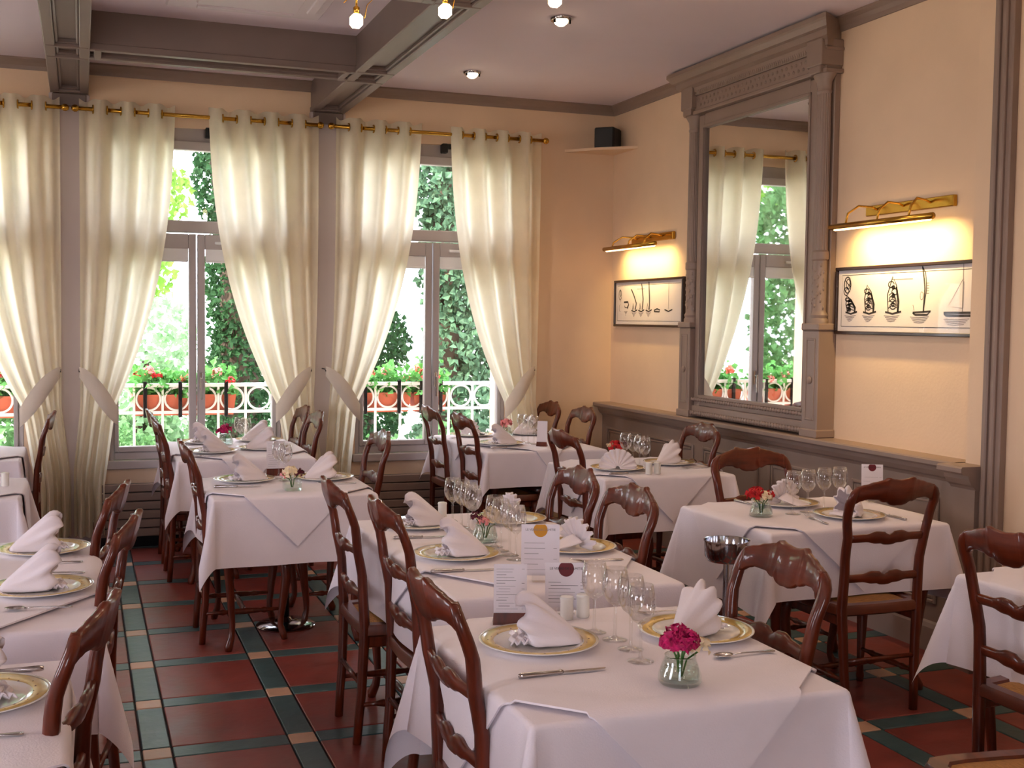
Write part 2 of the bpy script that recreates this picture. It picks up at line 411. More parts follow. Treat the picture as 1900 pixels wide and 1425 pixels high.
# ------------------------------------------------------------------ windows
def window(cx, name):
    f = MB(); a, c = cx-HW, cx+HW; y0, y1 = 8.605, 8.68
    f.bevbox(a, a+.034, y0, y1, WZ0-.06, 2.95).bevbox(c-.034, c, y0, y1, WZ0-.06, 2.95)
    f.bevbox(a+.034, c-.034, y0, y1, WZ0, .66).bevbox(a+.034, c-.034, y0, y1, 2.215, 2.30)
    f.bevbox(a+.034, c-.034, y0, y1, 2.795, 2.86).box(a+.034, c-.034, y0+.03, y1, 2.86, 2.95)
    root = struct(f.build(name, 'frame_paint'))
    MB().bevbox(a-.02, c+.02, 8.56, 8.62, .545, .604).build('window_sill', 'frame_paint', root)
    MB().box(a+.03, c-.03, 8.64, 8.646, 2.30, 2.80).build('pane', 'window_glass', root)
    for s in (-1, 1):
        xo, xi = cx+s*(HW-.034), cx+s*.004
        x0, x1 = min(xo, xi), max(xo, xi); g = MB(); l = .03 if s < 0 else .052; r_ = .052 if s < 0 else .03
        g.bevbox(x0, x0+l, 8.592, 8.655, .662, 2.205).bevbox(x1-r_, x1, 8.592, 8.655, .662, 2.205)
        g.bevbox(x0+l, x1-r_, 8.592, 8.655, .662, .70).bevbox(x0+l, x1-r_, 8.592, 8.655, 2.10, 2.205)
        sash = g.build('sash', 'frame_paint', root)
        MB().box(x0+l, x1-r_, 8.622, 8.628, .70, 2.10).build('pane', 'window_glass', sash)
        MB().box(x0+l+.004, x1-r_-.004, 8.600, 8.606, 2.012, 2.10).bevbox(x0+l+.004, x1-r_-.004, 8.585, 8.607, 2.005, 2.02).build('roller_shade', 'white', sash)
        MB().bevbox(x0+.12, x0+.32, 8.575, 8.594, 2.135, 2.155).build('shade_bracket', 'white', sash)
        if s > 0:
            h = MB().bevbox(x0+.012, x0+.036, 8.58, 8.594, 1.10, 1.22)
            h.bevbox(x0+.016, x0+.032, 8.55, 8.582, 1.165, 1.185).bevbox(x0+.015, x0+.033, 8.54, 8.556, 1.03, 1.185)
            h.build('window_handle', 'chrome', sash)
    MB().bevbox(cx+.06, cx+.105, 8.56, 8.62, 2.885, 2.955).bevbox(cx+.10, cx+.26, 8.57, 8.62, 2.92, 2.955).build('shutter_motor', 'black', root)
for c, n in WINS: window(c, n)

# convector covers under the windows
for c, wh in ((.775, 'below the left-hand window'), (2.52, 'below the right-hand window')):
    t = thing('convector_cover', 'taupe slatted convector cover running along the wall '+wh, 'radiator', (c, 8.54, 0))
    MB().box(-.70, .70, -.01, .055, 0, .44).build('cabinet', 'dark_metal', t)
    for k in range(6):
        MB().bevbox(-.72, .72, -.035, -.008, .075+k*.063, .131+k*.063, .004).build('slat', 'trim', t)

# pale pilasters on the piers, under the beam ends
for x, n in ((-.065, 'trim_6'), (1.703, 'trim_7')):
    q = struct(MB().bevbox(x-.13, x+.13, 8.55, 8.6, 0, 3.12, .006).build(n, 'pier'))
    MB().bevbox(x-.11, x+.11, 8.53, 8.56, 3.03, 3.12, .008).build('capital_block', 'beam', q)
# ------------------------------------------------------------------ curtains
def curtain(name, label, top, win_side, tie_in, hook, zt=3.07, waves=6, seed=0):
    """top=(x_left,x_right); win_side=+1 when the window is on the right of the panel"""
    rnd = random.Random(seed); xo = top[0] if win_side > 0 else top[1]; xi = top[1] if win_side > 0 else top[0]
    yc, tie_z = 8.45, 1.0
    nz, nt = 70, 110
    vs = []; fs = []
    ph = rnd.uniform(0, 6)
    for i in range(nz+1):
        z = zt+(.10-zt)*i/nz
        if z > tie_z:
            k = (zt-z)/(zt-tie_z)
            g = .16*k+.84*k**2.6
            inner = xi+(tie_in-xi)*g; outer = xo+(hook-xo)*(k**3)*.55
            amp = .066*(1-.55*k**2)
        else:
            k = (tie_z-z)/(tie_z-.10)
            inner = tie_in+(xo-tie_in)*(.34*min(1, k*1.6)) ; outer = xo+(hook-xo)*.55*(1-k)-win_side*.05*min(1, k*2)
            amp = .030+.018*k
        for j in range(nt+1):
            t = j/nt; x = outer+(inner-outer)*t
            y = yc+amp*math.sin(2*math.pi*waves*t+math.pi*.0) + .008*math.sin(2*math.pi*(2.3*t)+z*1.7+ph)*(zt-z)
            sag = 0
            if z > tie_z:
                kk = (zt-z)/(zt-tie_z); sag = .03*kk*math.sin(math.pi*t)
            vs.append((x, y-sag, z+(.006*math.cos(4*math.pi*waves*t) if i == 0 else 0)))
    for i in range(nz):
        for j in range(nt):
            a = i*(nt+1)+j; fs.append((a, a+1, a+nt+2, a+nt+1))
    o = link(name, mesh(vs, fs), 'curtain', None, True)
    tag(o, label, 'curtain', 'grommet curtains along the window wall')
    # grommets at the wave crossings, where the rod passes through
    for k in range(1, int(2*waves)):
        t = k/(2*waves); x = xo+(xi-xo)*t
        MB().torus((x, yc, 3.008), .026, .006, 18, 6, 'X').build('grommet', 'brass', o, True)
    # tie-back band: from the hook on the pier round the gathered cloth
    st = []
    n = 14
    for i in range(n+1):
        t = i/n
        x = hook+(tie_in-win_side*(-.012)-hook)*t
        zc = 1.235-(1.235-.93)*(t**1.15)
        hgt = .05+.13*math.sin(math.pi*min(1, t*.75+.05))
        y = yc-.035-.05*math.sin(math.pi*t*.9)
        st.append(((x, y, zc-hgt/2), (x, y, zc+hgt/2), (0, 1, 0), .006))
    MB().band(st, .002).build('tieback', 'tie', o, True)
    MB().tube([(hook, 8.59, 1.25), (hook, 8.42, 1.25), (hook, 8.41, 1.235)], .004, 6).build('tieback_hook', 'dark_metal', o)
    return o
curtain('curtain', 'cream curtain panel cut off by the left edge of the picture', (-.90, -.125), -1, -.378, -.134, seed=1, waves=4.5)
curtain('curtain', 'cream curtain left of the left-hand window, swept towards the picture edge', (-.004, .62), 1, .218, -.015, seed=2, waves=3.5)
curtain('curtain', 'cream curtain right of the left-hand window, tied back over the pier', (.843, 1.615), -1, 1.316, 1.559, seed=3, waves=4)
curtain('curtain', 'cream curtain left of the right-hand window with its tie above a chair', (1.742, 2.386), 1, 1.905, 1.665, seed=4, waves=3.5)
curtain('curtain', 'cream curtain farthest right, next to the room corner', (2.608, 3.343), -1, 3.063, 3.295, zt=3.06, seed=5, waves=4)
def rod(x0, x1, label):
    t = thing('curtain_rod', label, 'curtain rod', ((x0+x1)/2, 8.45, 3.008), 0, 'brass curtain rods'); h = (x1-x0)/2
    MB().tube([(-h, 0, 0), (h, 0, 0)], .014, 12).build('pole', 'brass', t, True)
    for s in (-1, 1):
        MB().lathe([(.0, -.026), (.014, -.022), (.024, -.008), (.024, .008), (.014, .022), (.0, .026)], 14, (s*(h+.018), 0, 0), 'X').build('finial', 'brass', t, True)
        MB().tube([(s*(h-.05), 0, 0), (s*(h-.05), .15, 0)], .007, 8).build('bracket', 'brass', t)
rod(-1.66, -.11, 'brass curtain rod at the left edge, over the leftmost window')
rod(-.01, 1.61, 'long brass curtain rod across the left-hand window')
rod(1.725, 3.36, 'long brass curtain rod across the right-hand window, ending near the corner')

# ------------------------------------------------------------------ mirror on the right wall
mir = thing('mirror', 'tall carved taupe overmantel mirror with columns, reflecting a window', 'mirror', (4.03, 6.41, 0))
mir.scale = (.66, 1, 1)
# local x runs into the room as negative x, y along the wall
def mb(name, *boxes, m='trim', e=.006):
    k = MB()
    for q in boxes: k.bevbox(*q, e)
    return k.build(name, m, mir)
gy0, gy1 = -.62, .59   # glass edges along the wall
mb('backboard', (-.06, 0, -.80, .80, 1.0, 3.1))
MB().box(-.10, -.094, gy0, gy1, 1.13, 2.93).build('mirror_glass', 'mirror', mir)
mb('inner_frame', (-.125, -.05, gy0-.075, gy0, 1.02, 3.02), (-.125, -.05, gy1, gy1+.075, 1.02, 3.02), (-.125, -.05, gy0, gy1, 2.93, 3.03), (-.125, -.05, gy0, gy1, 1.055, 1.13))
mb('inner_bead', (-.14, -.12, gy0-.02, gy0-.002, 1.112, 2.95), (-.14, -.12, gy1+.002, gy1+.02, 1.112, 2.95), (-.14, -.12, gy0-.02, gy1+.02, 2.932, 2.952), (-.14, -.12, gy0-.02, gy1+.02, 1.108, 1.128), e=.004)
mb('sill_board', (-.145, 0, -.67, .67, .985, 1.055))
k = MB()
for q in range(44):
    y = -.655+q*.0305
    k.lathe([(.0, -.016), (.011, -.010), (.014, 0), (.011, .010), (.0, .016)], 8, (-.15, y, 1.098), 'Y')
    k.lathe([(.0, -.016), (.013, -.010), (.017, 0), (.013, .010), (.0, .016)], 8, (-.155, y, 1.005), 'Y')
o = k.build('beaded_moulding', 'trim', mir, True); o['kind'] = 'stuff'
for cy in (-.745, .745):
    mb('pedestal', (-.18, 0, cy-.075, cy+.075, .972, 1.585), (-.195, 0, cy-.085, cy+.085, 1.585, 1.625), (-.195, 0, cy-.085, cy+.085, .972, 1.02))
    mb('pedestal_panel', (-.187, -.175, cy-.045, cy-.033, 1.07, 1.54), (-.187, -.175, cy+.033, cy+.045, 1.07, 1.54), (-.187, -.175, cy-.033, cy+.033, 1.528, 1.54), (-.187, -.175, cy-.033, cy+.033, 1.07, 1.082), e=.003)
    MB().lathe([(.0, -.012), (.014, -.010), (.022, -.004), (.022, .006), (.0, .006)], 16, (-.184, cy, 1.30), 'X').build('rosette', 'trim', mir, True)
    prof = [(.066, 1.625), (.066, 1.645), (.058, 1.655), (.064, 1.672), (.052, 1.69), (.051, 1.70), (.053, 1.98), (.062, 1.99), (.062, 2.03), (.053, 2.04)]
    c = MB().lathe(prof, 20, (-.105, cy, 0)); c.build('column_base', 'trim', mir, True, auto=40)
    c = MB(); n = 40; vs = []; fs = []
    for i, (rr, z) in enumerate(((.052, 2.04), (.051, 2.4), (.049, 2.93))):
        for q in range(n):
            a = 2*math.pi*q/n; rad = rr*(1 if q % 2 == 0 else .93); vs.append((-.105+rad*math.cos(a), cy+rad*math.sin(a), z))
    for i in range(2):
        for q in range(n): fs.append((i*n+q, i*n+(q+1) % n, (i+1)*n+(q+1) % n, (i+1)*n+q))
    c.add(vs, fs).build('fluted_shaft', 'trim', mir)
    MB().lathe([(.049, 2.92), (.056, 2.935), (.05, 2.95), (.056, 2.99), (.082, 3.025), (.082, 3.035)], 20, (-.105, cy, 0)).build('capital', 'trim', mir, True, auto=40)
    # low relief scrolls round the lower shaft
    k = MB()
    for q in range(26):
        a = math.pi*(((q*5) % 7)/7-.43)*.95; z = 1.715+.25*((q*3) % 26)/26
        px, py = -.105-.050*math.cos(a), cy+.050*math.sin(a)
        k.lathe([(.0, -.006), (.011, -.003), (.013, .001), (.009, .005), (.0, .006)], 7, (px, py, z), 'X')
    o = k.build('relief_carving', 'trim', mir, True); o['kind'] = 'stuff'
mb('architrave', (-.185, 0, -.83, .82, 3.03, 3.055), (-.165, 0, -.81, .80, 3.055, 3.155), (-.185, 0, -.83, .82, 3.155, 3.175))
mb('corbel', (-.225, 0, -.82, -.67, 3.07, 3.22), (-.215, 0, -.80, -.69, 3.03, 3.08)); mb('corbel', (-.225, 0, .66, .81, 3.07, 3.22), (-.215, 0, .68, .79, 3.03, 3.08))
prof = ((0, 3.175), (-.19, 3.175), (-.20, 3.205), (-.24, 3.22), (-.245, 3.255), (-.275, 3.262), (-.30, 3.29), (-.315, 3.30), (-.315, 3.325), (0, 3.325))
vs = []
for i, sg in enumerate((-1, 1)):
    for x, z in prof: vs.append((x, sg*.76-.01+sg*(.02+max(0, -x-.12)*.75), z))
n = len(prof)
MB().add(vs, [(i, (i+1) % n, n+(i+1) % n, n+i) for i in range(n)]+[tuple(range(n)), tuple(range(n, 2*n))]).build('cornice', 'trim', mir)
k = MB()
for q in range(52): k.lathe([(.0, -.005), (.011, -.003), (.009, .004), (.0, .007)], 7, (-.166, -.64+q*.0248, 3.105+(.018 if q % 2 else -.018)), 'X')
for q in range(60): k.bevbox(-.195, -.16, -.655+q*.0216, -.655+q*.0216+.012, 3.158, 3.185, .002)
o = k.build('frieze_ornament', 'trim', mir, True); o['kind'] = 'stuff'

# ------------------------------------------------------------------ pictures
def picture(y0, y1, z0, z1, label, draw):
    t = thing('framed_print', label, 'picture', (4.03, (y0+y1)/2, (z0+z1)/2), 0, 'framed boat prints'); h = (y1-y0)/2; v = (z1-z0)/2; fr = .018
    MB().bevbox(-.03, 0, -h, h, v-fr, v, .003).bevbox(-.03, 0, -h, h, -v, -v+fr, .003).bevbox(-.03, 0, -h, -h+fr, -v+fr, v-fr, .003).bevbox(-.03, 0, h-fr, h, -v+fr, v-fr, .003).build('frame', 'picture_frame', t)
    MB().box(-.016, -.012, -h+fr, h-fr, -v+fr, v-fr).build('paper', 'paper', t)
    ink = MB(); soft = MB()
    P = dict(org=(-.0165, 0, 0), ax=(0, -1, 0), ay=(0, 0, 1), nz=(-.0003, 0, 0))
    W, Hh = h-.05, v-.045
    def line(p, w=.003, s=False): (soft if s else ink).stroke(p, w*2.0, **P)
    line([(-W, -Hh), (W, -Hh), (W, Hh), (-W, Hh), (-W, -Hh)], .0015)
    draw(line, W, Hh)
    o = ink.build('ink_drawing', 'ink', t); o['kind'] = 'stuff'; o = soft.build('ink_wash', 'ink_soft', t); o['kind'] = 'stuff'
    MB().box(-.026, -.024, -h+fr, h-fr, -v+fr, v-fr).build('glazing', 'picture_glass', t)
def arc(cx, cy, rx, ry, a0, a1, n=14): return [(cx+rx*math.cos(R(a0+(a1-a0)*i/n)), cy+ry*math.sin(R(a0+(a1-a0)*i/n))) for i in range(n+1)]
def waves_(line, x, y, w):
    for k in range(4): line([(x-w*.5+.01*k, y-.012-.009*k), (x-w*.1, y-.016-.009*k), (x+w*.4-.012*k, y-.011-.009*k)], .0018, True)
def wing(line, x, y, w, h, lean=0.):
    line([(x-w*.35, y), (x-w*.5+lean*.3, y+h*.5), (x-w*.25+lean, y+h), (x+w*.15+lean*.6, y+h*.75), (x+w*.5, y+h*.3), (x+w*.45, y)], .004)
    for k in range(4): line(arc(x-w*.08+lean*.5+k*.006*(-1)**k, y+h*(.18+.2*k), w*.24, h*.085, 0, 330, 14), .0032)
    for k in range(5): line([(x+w*.42-k*.006, y+.01+k*.012), (x+w*.30-k*.006, y+h*.35+k*.01)], .002, True)
    for k in range(3): line(arc(x-w*.08+lean*.5, y+h*(.22+.24*k), w*.10, h*.04, 0, 360, 10), .005)
    for k in range(4): line([(x-w*.40+lean*.3, y+h*(.12+.18*k)), (x-w*.05, y+h*(.20+.18*k)), (x+w*.34-k*w*.06, y+h*(.14+.17*k))], .0026)
    line([(x+w*.40, y+.004), (x+w*.44, y+h*.28), (x+w*.12+lean*.6, y+h*.72)], .006)
    line([(x-w*.6, y+.004), (x, y-.006), (x+w*.7, y+.006)], .005)
    waves_(line, x, y-.004, w*1.4)
def butterflies(line, W, Hh):
    line(arc(-W+.05, Hh-.055, .03, .045, 0, 360), .004); line(arc(-W+.055, Hh-.05, .017, .028, 0, 360), .003, False); line(arc(-W+.04, Hh-.09, .022, .022, 0, 360), .003)
    line([(-W+.03, Hh-.03), (-W+.08, Hh-.07)], .003); line([(-W+.03, Hh-.09), (-W+.075, Hh-.04)], .002)
    base = -Hh+.075
    wing(line, -W+.085, base, .08, .095, -.02); wing(line, -W+.245, base, .085, .15); wing(line, -W+.44, base, .10, .19, .02)
    x = -W+.66
    line([(x-.06, base), (x-.04, base-.012), (x+.05, base-.012), (x+.075, base+.006), (x-.06, base)], .005)
    line([(x+.02, base), (x+.028, base+.12), (x+.02, base+.17), (x+.005, base+.235)], .005); line([(x+.02, base), (x+.04, base+.12), (x+.03, base+.20), (x+.005, base+.235)], .003)
    line([(x-.05, base+.01), (x-.06, base+.04)], .002, True); line(arc(x+.005, base+.085, .012, .02, 0, 360), .002, True); waves_(line, x, base-.01, .16)
    x = W-.12
    line([(x-.10, base-.002), (x-.08, base-.016), (x+.09, base-.016), (x+.115, base-.002), (x-.10, base-.002)], .006)
    line([(x+.03, base), (x+.03, base+.24)], .002, True); line([(x+.028, base+.02), (x-.07, base+.03), (x+.028, base+.16)], .0016, True); line([(x+.034, base+.02), (x+.036, base+.15)], .0016, True); waves_(line, x, base-.02, .2)
    line([(-.10, Hh-.035), (.07, Hh-.035)], .0022, True)
    for k in range(5): line([(.17, Hh-.06-.013*k), (.195, Hh-.06-.013*k)], .0018, True)
def sails(line, W, Hh):
    line(arc(-W+.045, Hh-.07, .022, .04, 0, 360), .003); line(arc(-W+.05, Hh-.06, .012, .022, 0, 360), .003); line([(-W+.03, Hh-.10), (-W+.05, Hh-.125), (-W+.07, Hh-.09)], .002, True)
    base = -Hh+.085
    line(arc(-W+.05, base+.015, .018, .028, 100, 280), .002, True)
    x = -W+.155; line([(x-.04, base+.06), (x+.03, base+.062), (x+.045, base+.04), (x+.02, base+.01)], .007); line(arc(x, base+.035, .03, .018, 180, 360), .003); waves_(line, x, base, .06)
    for x, pts in ((-W+.30, ((.02, 0), (.035, .05), (.0, .10), (-.055, .16))), (-W+.42, ((.02, 0), (.03, .08), (.015, .15), (.0, .20))), (-W+.545, ((.012, 0), (.012, .08), (.004, .15), (-.004, .21)))):
        line([(x+a, base+c) for a, c in pts], .006); line([(x+a-.01, base+c) for a, c in pts], .002, True)
        line([(x-.03, base), (x-.025, base+.05), (x-.005, base)], .005, x > -W+.5); line([(x-.05, base-.004), (x, base-.014), (x+.05, base)], .005); waves_(line, x, base-.01, .09)
    x = -W+.68; line([(x-.05, base-.006), (x, base+.006), (x+.05, base-.004), (x+.04, base-.016), (x-.045, base-.014), (x-.05, base-.006)], .005)
    x = -W+.86; line([(x-.06, base), (x, base-.014), (x+.06, base)], .005); line([(x, base), (x, base+.2)], .002, True)
    line([(-.18, Hh-.03), (-.05, Hh-.03)], .002, True)
picture(4.425, 5.575, 1.566, 1.94, 'black-framed print of butterflies turning into boats, right of the mirror', butterflies)
picture(7.36, 8.50, 1.584, 1.948, 'black-framed print of sail boats between the room corner and the mirror', sails)

# ------------------------------------------------------------------ brass picture lights
def picture_light(yt0, yt1, zt, yp0, yp1, zp, label, power):
    t = thing('picture_light', label, 'wall lamp', (4.03, 0, 0), 0, 'brass picture lights')
    MB().bevbox(-.028, 0, yp0, yp1, zp-.028, zp+.028, .004).build('wall_plate', 'brass', t)
    k = MB().tube([(-.18, yt0, zt), (-.18, yt1, zt)], .016, 12); k.build('lamp_tube', 'brass', t, True)
    MB().tube([(-.172, yt0+.03, zt-.012), (-.172, yt1-.03, zt-.012)], .010, 8).build('bulb', 'lamp_glow', t, True)
    for s in (.22, .52, .84):
        y = yt0+(yt1-yt0)*s; yy = min(max(yp0+(yp1-yp0)*(s+.02), yp0+.03), yp1-.03)
        MB().tube([(-.02, yy, zp), (-.06, yy+.0, zp+.015), (-.12, (y+yy)/2, zp+.02), (-.165, y, zp-.02), (-.18, y, zt)], .006, 8).build('arm', 'brass', t, True)
    light('AREA', 'picture_light_glow', (3.875, (yt0+yt1)/2, zt-.024), (.62, 0, -.78), power, (1, .70, .28), shape='RECTANGLE', size=yt1-yt0-.1, size_y=.03, spread=R(130))
picture_light(4.60, 5.42, 2.15, 4.64, 5.32, 2.235, 'brass picture light over the print right of the mirror', 11)
picture_light(7.50, 8.37, 2.185, 7.53, 8.20, 2.25, 'brass picture light over the print near the room corner', 8)

# loudspeaker on its corner shelf
o = MB().add([(4.03, 8.6, 2.955), (3.60, 8.6, 2.955), (4.03, 8.17, 2.955), (4.03, 8.6, 2.975), (3.60, 8.6, 2.975), (4.03, 8.17, 2.975), (3.80, 8.36, 2.955), (3.80, 8.36, 2.975)],
             [(0, 2, 6, 1), (3, 4, 7, 5), (1, 6, 7, 4), (6, 2, 5, 7), (0, 1, 4, 3), (0, 3, 5, 2)]).build('corner_shelf', 'wall')
tag(o, 'small pale corner shelf high up under the loudspeaker', 'shelf')
sp = thing('loudspeaker', 'small black loudspeaker sitting high in the room corner', 'speaker', (3.905, 8.46, 2.975), R(45))
MB().bevbox(-.085, .085, -.08, .08, 0, .165, .008).build('cabinet', 'black', sp)
MB().bevbox(-.08, .08, -.086, -.078, .006, .158, .004).build('grille', 'dark_metal', sp)

# ------------------------------------------------------------------ ceiling lights
def downlight(x, y, label, en=26):
    t = thing('downlight', label, 'ceiling light', (x, y, CE), 0, 'ceiling downlights')
    MB().lathe([(.044, -.018), (.058, -.018), (.064, -.006), (.064, 0), (.044, 0)], 24).build('ring', 'chrome', t, True, auto=40)
    MB().lathe([(.0, -.048), (.020, -.044), (.036, -.031), (.044, -.014), (.044, -.002)], 20).build('bulb', 'bulb', t, True)
    for s in (-1, 1): MB().bevbox(s*.046-.007, s*.046+.007, -.022, -.014, -.034, -.012, .002).build('clip', 'dark_metal', t)
    light('SPOT', 'downlight_beam', (x, y, CE-.06), (0, 0, -1), en, (1, .80, .62), spot_size=R(125), spot_blend=.6, shadow_soft_size=.03)
downlight(2.556, 7.79, 'bright ceiling downlight nearest the window wall')
downlight(2.569, 6.22, 'bright ceiling downlight in front of the mirror')
downlight(2.57, 4.65, 'unseen ceiling downlight added above the right-hand tables'); downlight(2.57, 3.08, 'unseen ceiling downlight added over the tables at the right edge')  # these and the next: unseen fittings continuing the row, added for their light
downlight(2.57, 1.5, 'unseen ceiling downlight added beside the photographer')
ch = thing('chandelier', 'branching brass chandelier with small cube glass bulbs, cut by the upper edge', 'chandelier', (1.27, 4.22, CE))
MB().lathe([(.07, -.03), (.07, -.008), (.05, 0)], 20).build('ceiling_rose', 'brass', ch, True)
MB().tube([(0, 0, -.02), (0, 0, -.30)], .008, 8).build('stem', 'brass', ch, True)
BU = [(.960-1.27, 4.30-4.22, 2.714-CE), (1.267-1.27, 4.188-4.22, 2.754-CE), (1.648-1.27, 4.051-4.22, 2.800-CE), (.26, -.36, -.50), (-.22, -.34, -.50)]
for i, (x, y, z) in enumerate(BU):
    a = MB().tube([(0, 0, -.28), (x*.35, y*.35, -.20), (x*.75, y*.75, -.30), (x*.97-.01, y*.97, z+.10), (x, y, z+.03)], .004, 7).build('arm', 'brass', ch, True)
    MB().tube([(x*.6, y*.6, -.26), (x*.8+.03, y*.8+.02, z+.12), (x+.045, y+.02, z+.07), (x+.035, y+.02, z+.02)], .0018, 6).tube([(x*.7, y*.7, -.30), (x*.85-.03, y*.85, z+.13), (x-.05, y-.01, z+.06)], .0018, 6).build('tendril', 'brass', a)
    MB().bevbox(x-.022, x+.022, y-.022, y+.022, z-.022, z+.026, .010).build('bulb', 'bulb', a)
    MB().lathe([(.010, .024), (.012, .05), (.006, .056)], 10, (x, y, z)).build('socket', 'brass', a, True)
    light('POINT', 'chandelier_bulb', (ch.location.x+x, ch.location.y+y, CE+z-.05), None, 5, (1, .80, .58), shadow_soft_size=.03)
ac = thing('air_conditioner', 'white ceiling cassette air conditioner between the beams at the upper edge', 'air conditioner', (.86, 6.28, CE))
MB().bevbox(-.42, .42, -.42, .42, -.035, 0, .01).build('panel', 'ac_white', ac)
MB().bevbox(-.27, .27, -.27, .27, -.045, -.03, .008).build('grille', 'ac_white', ac)
for s in (-1, 1):
    MB().bevbox(-.26, .26, s*.345-.025, s*.345+.025, -.044, -.03, .004).build('louver', 'ac_white', ac); MB().bevbox(s*.345-.025, s*.345+.025, -.26, .26, -.044, -.03, .004).build('louver', 'ac_white', ac)
# ------------------------------------------------------------------ chairs
def yback(z):   # sideways line of the back posts: upright leg, then leaning back
    return slerp([(0, -.205), (.25, -.188), (.45, -.182), (.62, -.190), (.80, -.218), (.97, -.262), (1.05, -.285)], z)
def make_chair():
    t = thing('dining_chair', 'x', 'chair')
    xin = [(0, .150), (.2, .158), (.45, .168), (.60, .166), (.74, .172), (.84, .186), (.90, .188), (.945, .180), (.968, .168)]
    xout = [(0, .185), (.2, .196), (.45, .208), (.60, .204), (.74, .210), (.84, .224), (.895, .229), (.925, .225), (.948, .213), (.962, .196), (.968, .180)]
    zs = [0, .1, .2, .3, .4, .45, .5, .55, .6, .65, .7, .75, .8, .84, .87, .895, .91, .925, .937, .948, .956, .963, .968]
    for s in (-1, 1):
        st = [((s*slerp(xin, z), yback(z), z), (s*slerp(xout, z), yback(z), z), (0, 1, 0), lerp([(0, .030), (.45, .036), (.9, .030), (.968, .024)], z)) for z in zs]
        MB().band(st, .009).build('back_post', 'wood', t, True)
    def rail(name, zb, zt, W, th, bow):
        st = []
        n = 40
        for i in range(n+1):
            x = -W+2*W*i/n; a = abs(x)/W; zb_, zt_ = slerp(zb, a), slerp(zt, a); y = yback((zb_+zt_)/2)-bow*(1-a*a)
            st.append(((x, y+(yback(zb_)-yback((zb_+zt_)/2)), zb_), (x, y+(yback(zt_)-yback((zb_+zt_)/2)), zt_), (0, 1, 0), th))
        MB().band(st, .006).build(name, 'wood_rail', t, True)
    rail('crest_rail', [(0, .886), (.10, .885), (.20, .889), (.30, .902), (.36, .900), (.52, .912), (.75, .914), (.9, .906), (1, .893)],
         [(0, .994), (.20, .998), (.30, 1.004), (.355, 1.003), (.40, .994), (.60, .986), (.80, .975), (1, .966)], .190, .024, .028)
    for zc in (.745, .575):
        rail('slat', [(0, zc-.030), (.12, zc-.029), (.22, zc-.023), (.36, zc-.023), (.6, zc-.015), (1, zc-.017)],
             [(0, zc+.013), (.06, zc+.017), (.16, zc+.027), (.34, zc+.029), (.6, zc+.018), (1, zc+.016)], .176, .020, .016)
    # seat: wooden frame with a woven rush panel
    def outline(sc):
        p = [(-.205, -.195), (0, -.205), (.205, -.195), (.226, -.02), (.236, .12), (.232, .19), (.20, .222), (.10, .236), (0, .228), (-.10, .236), (-.20, .222), (-.232, .19), (-.236, .12), (-.226, -.02)]
        return [(x*sc, .01+(y-.01)*sc) for x, y in p]
    rings = [(outline(.96), .418), (outline(1.0), .425), (outline(1.0), .452), (outline(.975), .464), (outline(.80), .464), (outline(.78), .456)]
    n = 14; vs = []; fs = []
    for o_, z in rings: vs += [(x, y, z) for x, y in o_]
    for i in range(len(rings)-1):
        for k in range(n): fs.append((i*n+k, i*n+(k+1) % n, (i+1)*n+(k+1) % n, (i+1)*n+k))
    fs.append(tuple(range(n))[::-1]); fs.append(tuple((len(rings)-1)*n+k for k in range(n)))
    me = MB().add(vs, fs); me.build('seat_frame', 'wood_seat', t, auto=50)
    vs = [(x, y, .455) for x, y in outline(.795)]+[(x, y, .466) for x, y in outline(.6)]+[(0, .01, .470)]
    MB().add(vs, [(k, (k+1) % n, n+(k+1) % n, n+k) for k in range(n)]+[(n+k, n+(k+1) % n, 2*n) for k in range(n)]).build('rush_seat', 'rush', t, True)
    MB().bevbox(-.185, .185, .178, .198, .362, .42, .005).bevbox(-.198, -.178, -.17, .18, .375, .42, .005).bevbox(.178, .198, -.17, .18, .375, .42, .005).build('apron', 'wood', t)
    for s in (-1, 1):
        MB().tube([(s*.190, .185, .42), (s*.205, .200, .37), (s*.208, .204, .32), (s*.198, .192, .22), (s*.186, .180, .12), (s*.184, .178, .07), (s*.194, .190, .03), (s*.200, .198, .0)],
                  [.024, .027, .026, .021, .017, .015, .018, .015], 10).build('front_leg', 'wood', t, True)
    prof = [(.008, 0), (.009, .05), (.015, .08), (.010, .095), (.012, .11), (.016, .18), (.012, .25), (.010, .265), (.015, .28), (.009, .31), (.008, .36)]
    for s in (-1, 1): MB().lathe([(r, -.185+h*1.0) for r, h in prof], 10, (s*.186, 0, .155), 'Y').build('stretcher', 'wood', t, True)
    MB().lathe([(r, -.18+h) for r, h in prof], 10, (0, 0, .155), 'X').build('stretcher', 'wood', t, True)
    MB().tube([(-.17, -.192, .23), (.17, -.192, .23)], .010, 8).build('stretcher', 'wood', t, True)
    return t
def chair(x, y, fx, fy, label):
    return place('chair', make_chair, (x, y, 0), math.atan2(-fx, fy), label, 'ladder-back dining chairs')
